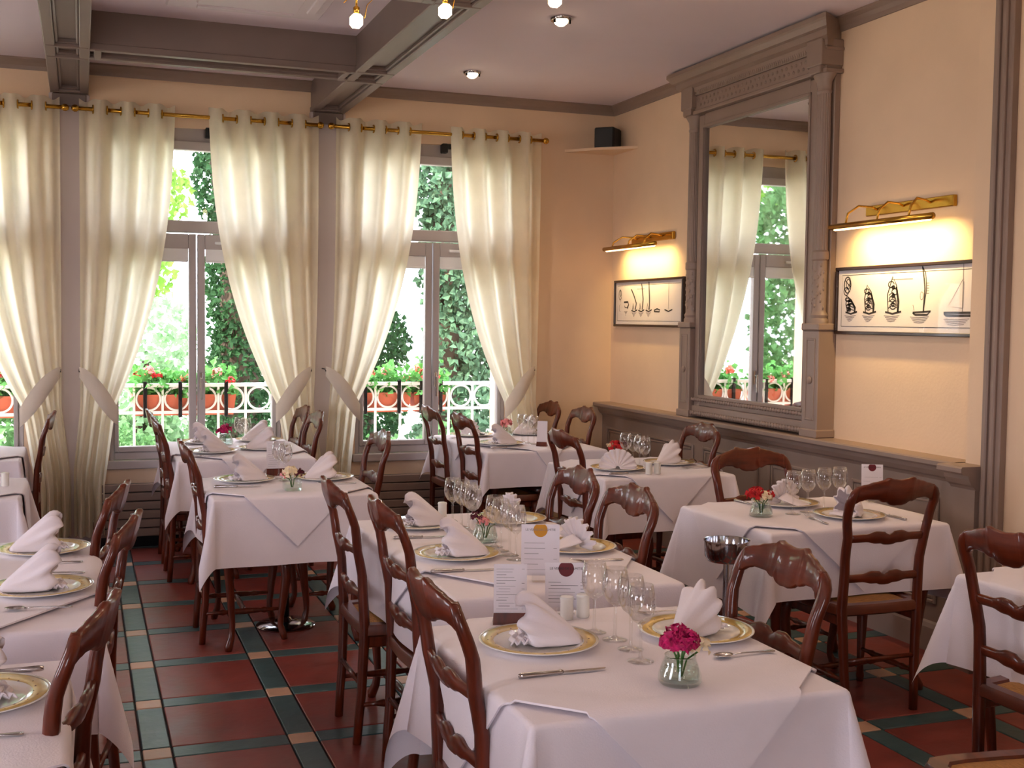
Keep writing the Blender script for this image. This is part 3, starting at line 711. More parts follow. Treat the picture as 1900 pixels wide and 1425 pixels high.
CH = [
 (1.065, 2.72, 1, 0, 'dark wooden ladder-back chair left of the frontmost table, its back nearest the camera'),
 (1.575, 2.76, -1, 0, 'reddish wooden chair right of the frontmost table, its crest overlapping the ice bucket'),
 (1.245, 3.93, 1, 0, 'wooden chair left of the long middle table, partly behind the frontmost chair'),
 (1.18, 4.464, 1, 0, 'wooden chair beside the aisle at the far left of the long middle table'),
 (1.71, 4.52, -1, 0, 'wooden chair at the far right of the long middle table, behind the gold-dotted card'),
 (1.69, 3.96, -1, 0, 'wooden chair at the near right of the long middle table, beside the fan napkin'),
 (.755, 6.04, 1, 0, 'wooden chair left of the small aisle table with the square dark vase'),
 (1.29, 6.30, -1, 0, 'wooden chair right of the small aisle table, in front of the slatted convector'),
 (.70, 7.50, 1, 0, 'near wooden chair on the left of the table at the left-hand window'),
 (.70, 8.06, 1, 0, 'far wooden chair on the left of the table at the left-hand window'),
 (1.20, 7.72, -1, 0, 'near wooden chair against the curtain, right of the left-hand window table'),
 (1.20, 8.22, -1, 0, 'far wooden chair against the curtain, right of the left-hand window table'),
 (2.65, 7.42, 1, 0, 'near wooden chair on the left of the table at the right-hand window'),
 (2.62, 8.08, 1, 0, 'far wooden chair on the left of the table at the right-hand window'),
 (3.16, 7.75, -1, 0, 'near wooden chair under the bare corner wall, right of the right-hand window table'),
 (3.13, 8.33, -1, 0, 'far wooden chair under the bare corner wall, close to the curtain'),
 (2.86, 6.18, 1, 0, 'wooden chair left of the small table in front of the mirror'),
 (3.335, 6.33, -1, 0, 'wooden chair standing against the wainscot below the mirror'),
 (3.12, 4.16, 0, 1, 'dark wooden chair with its back to the camera, in front of the bucket-side table'),
 (3.12, 4.745, 0, -1, 'wooden chair facing the camera behind the bucket-side table with four glasses'),
 (2.93, 2.80, 1, .06, 'dark wooden chair cut off by the right edge of the picture'),
 (2.30, 2.25, -1, .05, 'rush-seated wooden chair of which only the seat shows in the lower right corner'),
 (-.23, 2.76, -.975, .22, 'wooden chair seen edge-on at the lower left corner table'),
 (-.13, 3.88, -.985, .17, 'near wooden chair of the left-edge table with two gold plates'),
 (-.14, 4.60, -.985, .17, 'far wooden chair of the left-edge table with two gold plates'),
 (-.46, 8.02, -1, 0, 'wooden chair in front of the curtain at the far left window'),
]
for c in CH: chair(*c)

# ------------------------------------------------------------------ tables and cloths
TZ = .752
def drape(u, v, a, c, rho=.014, kf=.04, lift=0., seed=0, k1=.42, rip=1.0):
    """cloth point (u,v) laid over a table of half size a x c: world-like local position"""
    sx = 1 if u >= 0 else -1; sy = 1 if v >= 0 else -1
    ex, ey = max(0, abs(u)-a), max(0, abs(v)-c)
    q = rho*math.pi/2
    def roll(e):
        if e < q: return rho*math.sin(e/rho), rho*(1-math.cos(e/rho))
        return rho, rho+(e-q)
    if ex == 0 and ey == 0: return (u, v, lift)
    if ex > 0 and ey > 0:
        r = math.hypot(ex, ey); phi = math.atan2(ey, ex)
        k = .12+(k1-.12)*math.sin(2*phi)**1.0
        o, d = roll(r); dn = d*math.sqrt(1-k*k); o += d*k+lift
        return (sx*(a+o*math.cos(phi)), sy*(c+o*math.sin(phi)), -dn+lift*.3)
    e = ex or ey; o, d = roll(e)
    if ex: t = c-abs(v); s_ = v
    else: t = a-abs(u); s_ = u
    kk = kf+.08*math.exp(-t/.12)
    o += d*kk + rip*.008*(d/.3)*math.sin(s_*13+seed*1.7+(2 if ex else 0)) + lift
    if ex: return (sx*(a+o), v, -d+lift*.3)
    return (u, sy*(c+o), -d+lift*.3)
def steps(h, dr, coarse=.04):
    n = max(3, int(2*h/coarse)); p = [-h+2*h*i/n for i in range(n+1)]
    q = [.004, .009, .015, .022]; k = int(math.ceil((dr-.022)/.02))
    q += [min(dr, .022+.02*(i+1)) for i in range(k)]
    return [-h-x for x in reversed(q)]+p+[h+x for x in q]
def cloth_mesh(a, c, drx, dry, lift, seed, diamond=None, k1=.42):
    us, vs_ = steps(a, drx), steps(c, dry); n, m = len(us), len(vs_)
    bm = bmesh.new(); V = [[bm.verts.new((u, v, 0)) for v in vs_] for u in us]
    for i in range(n-1):
        for j in range(m-1): bm.faces.new((V[i][j], V[i+1][j], V[i+1][j+1], V[i][j+1]))
    if diamond:
        du, dv = diamond
        for sx in (-1, 1):
            for sy in (-1, 1):
                bmesh.ops.bisect_plane(bm, geom=bm.verts[:]+bm.edges[:]+bm.faces[:], plane_co=(sx*du, 0, 0), plane_no=(sx*dv, sy*du, 0), clear_outer=True, dist=1e-6)
    for v in bm.verts: v.co = drape(v.co.x, v.co.y, a, c, lift=lift, seed=seed, k1=k1)
    for f in bm.faces: f.smooth = True
    for e in bm.edges:
        if len(e.link_faces) == 1: e.smooth = False
    bmesh.ops.recalc_face_normals(bm, faces=bm.faces[:])
    me = bpy.data.meshes.new('cloth'); bm.to_mesh(me); bm.free(); return me
def make_table(a, c):
    t = thing('dining_table', 'x', 'table')
    MB().bevbox(-a, a, -c, c, TZ-.028, TZ, .006).build('tabletop', 'wood', t)
    MB().bevbox(-a+.06, a-.06, -c+.05, -c+.07, TZ-.11, TZ-.028).bevbox(-a+.06, a-.06, c-.07, c-.05, TZ-.11, TZ-.028).bevbox(-a+.05, -a+.07, -c+.06, c-.06, TZ-.11, TZ-.028).bevbox(a-.07, a-.05, -c+.06, c-.06, TZ-.11, TZ-.028).build('apron', 'wood', t)
    for sx in (-1, 1):
        for sy in (-1, 1):
            x, y = sx*(a-.075), sy*(c-.065); d = lambda k: (x+sx*k, y+sy*k)
            P = [(0, TZ-.03, .028), (0, .60, .030), (.012, .54, .030), (.014, .48, .027), (.006, .36, .022), (-.004, .22, .018), (-.010, .12, .015), (-.004, .06, .017), (.010, .02, .021), (.012, 0, .017)]
            MB().tube([(*d(k), z) for k, z, _ in P], [r for _, _, r in P], 10).build('leg', 'wood', t, True)
    return t
# name: (x0,x1,y0,y1, drop along x sides, drop along y sides, topper overhang, phrase)
TB = {
 'A': (.907, 1.697, 2.29, 3.12, .30, .40, .28, 'the frontmost table'),
 'B': (1.09, 1.87, 3.42, 4.88, .29, .33, .24, 'the long middle table'),
 'C': (.59, 1.365, 5.645, 6.41, .29, .335, .25, 'the small aisle table with the square vase'),
 'D': (.545, 1.345, 7.17, 8.34, .29, .30, .20, 'the table at the left-hand window'),
 'E': (2.49, 3.33, 7.17, 8.38, .29, .24, .13, 'the table at the right-hand window'),
 'F': (2.70, 3.50, 5.80, 6.60, .29, .31, .26, 'the small table in front of the mirror'),
 'G': (2.67, 3.56, 4.11, 4.85, .36, .29, .28, 'the bucket-side table with four glasses'),
 'H': (2.88, 3.68, 2.42, 3.235, .32, .32, .26, 'the table cut off at the right edge'),
 'L1': (-.86, -.055, 2.15, 3.09, .30, .30, .25, 'the lower left corner table'),
 'L2': (-.80, .035, 3.42, 4.70, .29, .30, .22, 'the left-edge table with two gold plates'),
 'L3': (-1.10, -.29, 5.90, 6.66, .32, .32, .25, 'the left-edge table with a small white candle'),
 'L4': (-1.16, -.36, 7.45, 8.25, .30, .28, .22, 'the far left table at the window'),
}
for i, (k, (x0, x1, y0, y1, drx, dry, ov, ph)) in enumerate(TB.items()):
    a, c = (x1-x0)/2, (y1-y0)/2; cx, cy = (x0+x1)/2, (y0+y1)/2
    t = make_table(a-.004, c-.004); t.location = (cx, cy, 0); t['label'] = 'wooden cabriole-leg table under the white cloths of '+ph.replace('the ', '', 1) if k != 'A' else 'wooden table hidden under the white cloths nearest the camera'; t['group'] = 'cabriole-leg dining tables'
    o = link('tablecloth', cloth_mesh(a, c, drx, dry, 0, i, k1=.29+.04*math.sin(i*2.1)), 'tablecloth'); o.location = (cx, cy, TZ+.003)
    tag(o, 'long white under-cloth hanging in corner folds on '+ph, 'tablecloth', 'white under-cloths')
    o = link('topper_cloth', cloth_mesh(a, c, ov+.02, ov+.02, .009, i, diamond=(a+ov, c+ov)), 'topper'); o.location = (cx, cy, TZ+.003)
    md = o.modifiers.new('thickness', 'SOLIDIFY'); md.thickness = .005; md.offset = 1
    tag(o, 'pointed white top cloth laid diagonally over '+ph, 'tablecloth', 'white diagonal top cloths')
ZT = TZ+.0175

# ------------------------------------------------------------------ tableware
def make_plate():
    t = thing('plate', 'x', 'plate')
    MB().lathe([(.0, .004), (.095, .004), (.105, .008), (.112, .0125), (.155, .0185), (.157, .0175), (.115, .007), (.08, .0), (.0, .0)], 56).build('dish', 'porcelain', t, True)
    MB().lathe([(.119, .0142), (.150, .0184), (.1505, .0180), (.119, .0137)], 56, cap=False).build('gold_rim', 'gold_rim', t, True)
    MB().lathe([(.1525, .0188), (.1575, .0192), (.158, .0178), (.1555, .0172)], 56, cap=False).build('rim_edge', 'porcelain', t, True)
    k = MB()
    for i in range(24):
        a = 2*math.pi*i/24; r = .127+.007*(i % 3-1); z = .0155+(r-.127)*.14
        k.lathe([(.0035 if i % 2 else .0022, -.0006), (.0, .0012)], 6, (r*math.cos(a), r*math.sin(a), z), 'Z')
    o = k.build('rim_flowers', 'rim_line', t); o['kind'] = 'stuff'
    return t
def make_cone():      # napkin folded into a pleated cone lying on its side, mouth towards -x
    t = thing('napkin', 'x', 'napkin'); n, m = 54, 14; vs = []; fs = []
    for i in range(m+1):
        s = i/m; cx_ = .115-.160*s; rad = (.010+.080*s**.8)*(1-.38*max(0, (s-.72)/.28)**2); cz = .006+.056*s
        for k in range(n):
            a = 2*math.pi*k/n; pl = 1+.20*s*s*math.cos(9*a+1.2*s)
            y = rad*.82*pl*math.sin(a); z = cz+rad*1.05*pl*math.cos(a); x = cx_-.006*s*math.cos(a)+.014*s*s*math.sin(5*a)
            vs.append((x, y, max(.004+.004*math.sin(k*1.7)*s, z)))
    for i in range(m):
        for k in range(n): fs.append((i*n+k, i*n+(k+1) % n, (i+1)*n+(k+1) % n, (i+1)*n+k))
    o = link('pleated_cone', mesh(vs, fs), 'napkin', t, True)
    md = o.modifiers.new('thickness', 'SOLIDIFY'); md.thickness = .002
    # rolled tail in front of the cone
    k = MB()
    vs = []; fs = []; m2 = 18
    for i in range(m2+1):
        s = i/m2; x = -.02-.055*s
        for j in range(9):
            y = -.05+.10*j/8; vs.append((x+.006*math.sin(j*1.3), y*(.9+.25*s), .010+.016*abs(math.sin(3*math.pi*s))*(1-.4*s)))
    for i in range(m2):
        for j in range(8): fs.append((i*9+j, i*9+j+1, (i+1)*9+j+1, (i+1)*9+j))
    o = link('crumpled_tail', mesh(vs, fs), 'napkin', t, True)
    md = o.modifiers.new('thickness', 'SOLIDIFY'); md.thickness = .003
    return t
def make_fan():       # napkin folded into a standing fan
    t = thing('napkin', 'x', 'napkin'); n, m = 60, 8; vs = []; fs = []
    for i in range(m+1):
        r = .012+.098*i/m
        for k in range(n+1):
            a = math.pi*(-.04+1.08*k/n); f = (1 if (k//3) % 2 else -1)*.010*(i/m)
            rr = r*(1-.06*(k % 6 == 3)*(i/m))
            vs.append((f-.02+.035*(i/m)*math.sin(a)*.4, rr*math.cos(a), .008+rr*math.sin(a)*1.0))
    for i in range(m):
        for k in range(n): fs.append((i*(n+1)+k, i*(n+1)+k+1, (i+1)*(n+1)+k+1, (i+1)*(n+1)+k))
    vs = [(x, y, max(.005, z)) for x, y, z in vs]
    o = link('fan', mesh(vs, fs), 'napkin', t, True); md = o.modifiers.new('thickness', 'SOLIDIFY'); md.thickness = .003
    vs = []; fs = []
    for i in range(13):
        s = i/12
        for j in range(9):
            y = -.055+.11*j/8; vs.append((.0+.12*s, y*(1-.45*s), .006+.045*(1-s)**1.5*(1-abs(y)/.07*.6)+.006*math.sin(j*2.1+s*5)*s*.5))
    for i in range(12):
        for j in range(8): fs.append((i*9+j, i*9+j+1, (i+1)*9+j+1, (i+1)*9+j))
    o = link('folded_foot', mesh(vs, fs), 'napkin', t, True); md = o.modifiers.new('thickness', 'SOLIDIFY'); md.thickness = .004
    return t
def make_glass(h=.195):
    def f():
        t = thing('wine_glass', 'x', 'glass'); k = h/.195
        MB().lathe([(.0, .0), (.034*k, .0), (.034*k, .0015), (.02*k, .004), (.007, .009), (.0045, .016), (.004, .05*k), (.004, .088*k), (.009, .096*k)], 28).build('stem_and_foot', 'wine_glass_clear', t, True)
        MB().lathe([(.009, .095*k), (.022*k, .104*k), (.033*k, .122*k), (.037*k, .142*k), (.035*k, .165*k), (.029*k, h), (.0282*k, h), (.034*k, .165*k), (.0358*k, .142*k), (.032*k, .123*k), (.021*k, .106*k), (.0, .100*k)], 28, cap=False).build('bowl', 'wine_glass_clear', t, True)
        return t
    return f
def make_knife():
    t = thing('knife', 'x', 'knife')
    MB().tube([(-.115, 0, .006), (-.105, 0, .006), (-.05, 0, .006), (-.015, 0, .006), (-.008, 0, .006), (0, 0, .006)], [.005, .0075, .006, .005, .0065, .004], 8).build('handle', 'silver', t, True)
    MB().add([(0, -.004, .004), (.02, -.008, .004), (.08, -.0095, .004), (.11, -.003, .004), (.115, .003, .004), (.02, .006, .004), (0, .004, .004)]+[(0, -.004, .006), (.02, -.008, .0055), (.08, -.0095, .0055), (.11, -.003, .0055), (.115, .003, .0055), (.02, .006, .006), (0, .004, .006)],
             [(6, 5, 4, 3, 2, 1, 0), (7, 8, 9, 10, 11, 12, 13)]+[(i, (i+1) % 7, 7+(i+1) % 7, 7+i) for i in range(7)]).build('blade', 'silver', t)
    return t
def make_fork():
    t = thing('fork', 'x', 'fork')
    MB().band([((x, -w_, z), (x, w_, z), (0, 0, 1), .003) for x, w_, z in ((-.10, .006, .004), (-.09, .008, .004), (-.05, .004, .006), (0, .003, .008), (.03, .004, .006), (.045, .011, .005), (.055, .012, .0055))], .001).build('handle', 'silver', t, True)
    k = MB()
    for j in range(4): k.tube([(.054, -.0105+.007*j, .0055), (.08, -.0105+.007*j, .009), (.10, -.0105+.007*j, .014)], [.0016, .0016, .0008], 6)
    o = k.build('tines', 'silver', t, True); o['kind'] = 'stuff'
    return t
def make_spoon():
    t = thing('spoon', 'x', 'spoon')
    MB().band([((x, -w_, z), (x, w_, z), (0, 0, 1), .003) for x, w_, z in ((-.10, .006, .004), (-.09, .008, .004), (-.05, .004, .006), (0, .003, .008), (.03, .004, .007))], .001).build('handle', 'silver', t, True)
    vs = []; fs = []
    for i in range(6):
        r = i/5
        for j in range(16):
            a = 2*math.pi*j/16; vs.append((.055+.028*r*math.cos(a), .018*r*math.sin(a), .003+.006*r*r))
    for i in range(5):
        for j in range(16): fs.append((i*16+j, i*16+(j+1) % 16, (i+1)*16+(j+1) % 16, (i+1)*16+j))
    o = link('bowl', mesh(vs, fs), 'silver', t, True); md = o.modifiers.new('thickness', 'SOLIDIFY'); md.thickness = .0015
    return t
def make_shaker():
    t = thing('shaker', 'x', 'shaker'); MB().lathe([(.017, 0), (.019, .004), (.0185, .055), (.019, .06), (.0185, .066), (.012, .068), (.0, .068)], 22).build('body', 'candle_white', t, True, auto=40)
    MB().lathe([(.0195, .058), (.0205, .061), (.0195, .064)], 22, cap=False).build('collar', 'candle_white', t, True); return t
def petals(n, rad, size, flat, seed):
    rnd = random.Random(seed); vs = []; fs = []
    for i in range(n):
        th = rnd.uniform(0, 2*math.pi); ph = math.acos(rnd.uniform(-.25, 1)); d = Vector((math.sin(ph)*math.cos(th), math.sin(ph)*math.sin(th), math.cos(ph)*flat))
        p = d*rad*rnd.uniform(.75, 1.05); a = d.orthogonal().normalized(); a.rotate(Matrix.Rotation(rnd.uniform(0, 6.28), 3, d.normalized())); b_ = d.normalized().cross(a)
        s = size*rnd.uniform(.7, 1.3); k = len(vs); tl = d.normalized()*s*.35
        vs += [p-a*s*.2, p+a*s*.2, p+a*s*.62+b_*s*.8+tl, p+b_*s*1.05+tl*.4, p-a*s*.62+b_*s*.8+tl]; fs.append((k, k+1, k+2, k+3, k+4))
    return vs, fs
def vase(x, y, label, heads, square=False, seed=1, s=1.0):
    t = thing('flower_vase', label, 'vase', (x, y, ZT), 0, 'small glass vases with cut flowers')
    if square: MB().bevbox(-.042, .042, -.042, .042, 0, .065, .008).build('glass_vase', 'vase_glass', t); MB().box(-.036, .036, -.036, .036, .004, .035).build('water', 'vase_glass', t)
    else:
        MB().lathe([(.0, .0), (.046*s, .0), (.052*s, .008), (.051*s, .022), (.042*s, .048), (.036*s, .064), (.0375*s, .068), (.034*s, .064), (.039*s, .048), (.047*s, .024), (.046*s, .010), (.0, .008)], 32).build('glass_vase', 'vase_glass', t, True)
        MB().lathe([(.0, .009), (.045*s, .011), (.0465*s, .024), (.044*s, .034), (.0, .034)], 28).build('water', 'vase_glass', t, True)
    for i, (hx, hy, hz, rad, m, n) in enumerate(heads):
        st = MB().tube([(hx*.1, hy*.1, .015), (hx*.35, hy*.35, .055), (hx, hy, hz-rad*.4)], .0022, 6).build('stem', 'stem', t, True)
        vs, fs = petals(n, rad, rad*.55, .75, seed*10+i)
        o = MB().add([Vector(v)+Vector((hx, hy, hz)) for v in vs], fs).build('flower_head', m, st); o['kind'] = 'stuff'
        if i < 3:
            a = 2.1*i+seed; p = Vector((hx*.35, hy*.35, .058)); d = Vector((math.cos(a), math.sin(a), .1)); q = Vector((-math.sin(a), math.cos(a), 0))
            MB().add([p, p+d*.018+q*.006, p+d*.045, p+d*.018-q*.006], [(0, 1, 2, 3)]).build('leaf', 'stem', st)
    return t
def deg(dx, dy): return math.atan2(dy, dx)
GR = {'plate': 'gold-rimmed plates', 'cone': 'white folded napkins', 'fan': 'white folded napkins', 'glass': 'wine glasses', 'knife': 'table knives', 'fork': 'table forks', 'spoon': 'table spoons', 'shaker': 'white shakers'}
MK = {'plate': make_plate, 'cone': make_cone, 'fan': make_fan, 'glass': make_glass(), 'knife': make_knife, 'fork': make_fork, 'spoon': make_spoon, 'shaker': make_shaker}
def put(kind, x, y, rot, label, dz=0): return place(kind, MK[kind], (x, y, ZT+dz), rot, label, GR[kind])
def setting(x, y, sit, which, table, nap='cone', turn=0):
    """plate and napkin in front of a guest; sit = direction (x,y) from the table towards the guest"""
    put('plate', x, y, deg(*sit), 'gold-rimmed round plate '+which+' '+table)
    a = deg(-sit[0], -sit[1])+turn
    put(nap, x, y, a, ('white cone-folded napkin' if nap == 'cone' else 'white fan-folded napkin')+' '+which+' '+table, .0045)
L_, R_, F_, B_ = (-1, 0), (1, 0), (0, -1), (0, 1)
setting(1.121, 2.807, L_, 'on the left of', 'the frontmost table', turn=-.35)
setting(1.57, 2.774, R_, 'on the right of', 'the frontmost table', turn=.55)
setting(1.299, 4.593, L_, 'at the far left of', 'the long middle table', turn=-.1); setting(1.262, 3.964, L_, 'at the near left of', 'the long middle table', turn=-.25)
setting(1.72, 3.964, R_, 'at the near right of', 'the long middle table', 'fan', .2); setting(1.70, 4.609, R_, 'at the far right of', 'the long middle table', 'fan', .1)
setting(.79, 6.12, L_, 'on the left of', 'the small aisle table'); setting(1.20, 6.10, R_, 'on the right of', 'the small aisle table', turn=.3)
setting(.76, 7.473, L_, 'at the near left of', 'the left-hand window table'); setting(1.10, 7.588, R_, 'at the near right of', 'the left-hand window table')
setting(.76, 8.058, L_, 'at the far left of', 'the left-hand window table'); setting(1.14, 8.108, R_, 'at the far right of', 'the left-hand window table')
setting(2.69, 7.492, L_, 'at the near left of', 'the right-hand window table', turn=-.2); setting(2.68, 8.10, L_, 'at the far left of', 'the right-hand window table', 'fan', .4)
setting(3.13, 8.12, R_, 'at the far right of', 'the right-hand window table')
setting(2.89, 6.05, L_, 'on the left of', 'the small table before the mirror', 'fan', 1.2); setting(3.31, 6.21, R_, 'on the right of', 'the small table before the mirror', turn=.4)
setting(3.10, 4.66, B_, 'at the back of', 'the bucket-side table', 'fan', .3); setting(3.183, 4.285, F_, 'at the front of', 'the bucket-side table', turn=-1.1)
setting(-.225, 2.763, R_, 'on', 'the lower left corner table', turn=.2)
setting(-.131, 4.479, R_, 'at the far end of', 'the left-edge table', turn=.15); setting(-.126, 3.835, R_, 'at the near end of', 'the left-edge table', turn=.1)
def cut(kind, p, q, label):
    dx, dy = q[0]-p[0], q[1]-p[1]; put(kind, (p[0]+q[0])/2, (p[1]+q[1])/2, deg(dx, dy), label)
cut('knife', (.956, 2.554), (1.214, 2.555), 'silver knife in front of the left plate on the frontmost table')
cut('spoon', (1.69, 2.56), (1.47, 2.55), 'silver spoon beside the right plate on the frontmost table')
cut('fork', (1.70, 3.00), (1.48, 3.01), 'silver fork behind the right plate on the frontmost table')
cut('knife', (1.115, 4.354), (1.37, 4.325), 'silver knife below the far left plate of the long middle table')
cut('knife', (1.10, 3.727), (1.32, 3.707), 'silver knife below the near left plate of the long middle table')
cut('fork', (1.82, 3.73), (1.60, 3.745), 'silver fork below the near right plate of the long middle table')
cut('knife', (.62, 5.928), (.84, 5.90), 'silver knife on the left of the small aisle table'); cut('fork', (1.33, 5.885), (1.12, 5.90), 'silver fork on the right of the small aisle table')
cut('knife', (.57, 7.27), (.79, 7.26), 'silver knife at the near left of the left-hand window table')
cut('knife', (2.55, 7.28), (2.77, 7.27), 'silver knife at the near left of the right-hand window table')
cut('knife', (2.76, 5.86), (2.97, 5.85), 'silver knife on the left of the small table before the mirror'); cut('fork', (3.46, 6.0), (3.26, 5.99), 'silver fork on the right of the small table before the mirror')
cut('knife', (2.93, 4.83), (2.95, 4.61), 'silver knife left of the back plate on the bucket-side table')
cut('fork', (2.968, 4.13), (3.0, 4.36), 'silver fork left of the front plate on the bucket-side table'); cut('knife', (3.37, 4.14), (3.36, 4.36), 'silver knife right of the front plate on the bucket-side table')
cut('knife', (-.10, 2.965), (-.31, 2.975), 'silver knife behind the plate on the lower left corner table'); cut('spoon', (-.11, 2.515), (-.32, 2.51), 'silver spoon in front of the plate on the lower left corner table')
cut('spoon', (-.02, 3.585), (-.24, 3.60), 'silver spoon in front of the near plate on the left-edge table'); cut('fork', (.01, 4.06), (-.20, 4.07), 'silver fork between the two plates on the left-edge table')
cut('spoon', (-.0, 4.24), (-.20, 4.25), 'silver spoon below the far plate on the left-edge table'); cut('fork', (3.14, 2.98), (2.96, 3.0), 'silver fork on the table cut off at the right edge')
def row(pts, table):
    o = ('nearest', 'second nearest', 'third nearest', 'farthest') if len(pts) == 4 else (('nearest', 'middle', 'farthest') if len(pts) == 3 else ('nearer', 'farther'))
    for (x, y), w_ in zip(pts, o): put('glass', x, y, 0, 'wine glass, '+w_+' in the row on '+table)
row([(1.312, 2.594), (1.335, 2.697), (1.335, 2.793), (1.313, 2.879)], 'the frontmost table')
row([(1.446, 3.85), (1.452, 3.93), (1.446, 4.01), (1.45, 4.09)], 'the near half of the middle table')
row([(1.453, 4.36), (1.461, 4.44), (1.458, 4.52), (1.444, 4.60)], 'the far half of the middle table')
row([(.995, 6.09), (.975, 6.18)], 'the small aisle table')
row([(.97, 7.60), (1.0, 7.69), (.97, 7.78)], 'the left-hand window table')
row([(2.925, 7.468), (2.914, 7.55), (2.90, 7.63)], 'the right-hand window table')
row([(3.003, 5.935), (3.02, 6.03), (3.022, 6.12), (3.02, 6.215)], 'the small table before the mirror')
for (x, y), w_ in zip(((2.984, 4.424), (3.079, 4.45), (3.182, 4.474), (3.274, 4.485)), ('leftmost', 'second from left', 'third from left', 'rightmost')):
    put('glass', x, y, 0, 'empty wine glass, '+w_+' of four on the bucket-side table')
put('shaker', 1.295, 3.03, 0, 'left white salt shaker at the back of the frontmost table'); put('shaker', 1.35, 3.04, 0, 'right white pepper shaker at the back of the frontmost table')
put('shaker', 1.451, 4.77, 0, 'single white shaker at the far end of the long middle table')
put('shaker', 2.98, 5.83, 0, 'left white shaker on the small table before the mirror'); put('shaker', 3.033, 5.83, 0, 'right white shaker on the small table before the mirror')
put('shaker', -.36, 6.26, 0, 'small white candle pot on the table at the left picture edge')
MG, CRM, PNK, WIN, RED = 'petal_magenta', 'petal_cream', 'petal_pink', 'petal_wine', 'petal_red'
vase(1.321, 2.405, 'round glass vase with magenta flowers and a cream rose on the frontmost table', [(-.022, .0, .098, .026, MG, 60), (.012, -.008, .102, .026, MG, 60), (-.002, .018, .112, .024, MG, 50), (-.006, -.022, .092, .022, MG, 50), (.05, .0, .082, .024, CRM, 50)], seed=1)
vase(1.451, 4.205, 'round glass vase with wine, pink and cream flowers on the long middle table', [(-.035, .0, .098, .022, WIN, 40), (-.015, -.02, .082, .020, PNK, 40), (.03, .0, .10, .032, CRM, 60), (.05, -.015, .085, .022, CRM, 40)], seed=2)
vase(.971, 5.74, 'square glass vase with cream and wine roses on the small aisle table', [(-.01, 0, .088, .032, CRM, 60), (.03, .0, .085, .024, WIN, 50), (-.035, .0, .075, .02, PNK, 30)], square=True, seed=3)
vase(.90, 7.95, 'glass vase with bright magenta flowers on the left-hand window table', [(0, 0, .10, .035, MG, 70), (-.04, 0, .085, .022, MG, 40)], seed=4)
vase(2.93, 8.04, 'glass vase with a pale pink carnation on the right-hand window table', [(0, 0, .09, .036, 'petal_pink', 80)], seed=5)
vase(3.026, 6.36, 'glass vase with deep red and cream flowers on the small table before the mirror', [(.0, 0, .10, .036, RED, 60), (.05, 0, .10, .03, WIN, 40), (-.035, .01, .105, .02, CRM, 40)], seed=6)
vase(2.815, 4.417, 'round glass vase with red and cream flowers on the bucket-side table', [(-.04, 0, .095, .03, RED, 60), (-.01, .02, .10, .028, RED, 50), (.01, -.01, .085, .026, CRM, 50), (.042, .0, .092, .02, RED, 40)], seed=7)

# ------------------------------------------------------------------ menu cards
def text_mesh(body, size):
    c = bpy.data.curves.new('t', 'FONT'); c.body = body; c.size = size; c.align_x = 'CENTER'; c.resolution_u = 2
    o = bpy.data.objects.new('t', c); COL.objects.link(o); dg = bpy.context.evaluated_depsgraph_get(); dg.update()
    me = bpy.data.meshes.new_from_object(o.evaluated_get(dg)); bpy.data.objects.remove(o, do_unlink=True); return me
def card(x, y, w_, h_, z0, rot, label, disc=None, lines=9, seed=0, base='dark'):
    t = thing('menu_card', label, 'menu', (x, y, ZT), rot, 'menu cards standing on the tables'); rnd = random.Random(seed); tilt = .12
    def at(px, pz, e=0): return (px, tilt*(pz-z0)-e, pz)
    def sheet(a, b_, c, d, e, th): 
        return MB().add([at(a, c, e), at(b_, c, e), at(b_, d, e), at(a, d, e), at(a, c, e-th), at(b_, c, e-th), at(b_, d, e-th), at(a, d, e-th)], [(0, 1, 2, 3), (7, 6, 5, 4), (0, 4, 5, 1), (1, 5, 6, 2), (2, 6, 7, 3), (3, 7, 4, 0)])
    body = sheet(-w_/2, w_/2, z0, z0+h_, 0, .0015).build('card', 'card', t)
    pr = MB()
    top = z0+h_-(.052 if disc else .010); n = lines
    for i in range(n):
        z = top-(i+.5)*(top-z0-.01)/n; x0 = -w_*.42+rnd.choice((0, 0, .006)); ln = rnd.uniform(.25, .72)*w_; hh = .0010 if rnd.random() < .4 else .0006
        pr.add([at(x0, z, .0004), at(x0+ln, z, .0004), at(x0+ln, z+hh, .0004), at(x0, z+hh, .0004)], [(0, 1, 2, 3)])
        if rnd.random() < .6: pr.add([at(w_*.34, z, .0004), at(w_*.43, z, .0004), at(w_*.43, z+hh, .0004), at(w_*.34, z+hh, .0004)], [(0, 1, 2, 3)])
    o = pr.build('print', 'ink', body); o['kind'] = 'stuff'
    if disc:
        vs = []; r = w_*.185; zc = z0+h_-r*.78
        for k in range(28):
            a = 2*math.pi*k/28; vs.append(at(r*math.cos(a), min(zc+r*math.sin(a), z0+h_-.001), .0003))
        MB().add(vs, [tuple(range(28))]).build('printed_disc', disc, body)
        me = text_mesh("LE VERRE DE L'AMITIE", w_*.082)
        for v in me.vertices: v.co = Vector(at(v.co.x, v.co.y+zc-w_*.02, .0007))
        link('title', me, 'ink_soft' if disc == 'card_gold' else 'ink', body)
    if z0 > .004:
        if base == 'dark':
            MB().add([(-w_*.52, -.012, 0), (w_*.52, -.012, 0), (w_*.52, .03, 0), (-w_*.52, .03, 0), (-w_*.5, -.004, z0+.004), (w_*.5, -.004, z0+.004)], [(0, 1, 5, 4), (2, 3, 4, 5), (1, 2, 5), (3, 0, 4), (0, 3, 2, 1)]).build('stand', 'wood', t)
        else: MB().bevbox(-w_*.22, w_*.22, -.016, .02, 0, z0+.006, .003).build('stand', 'acrylic', t)
    return t
CARD_ROT = R(-20)
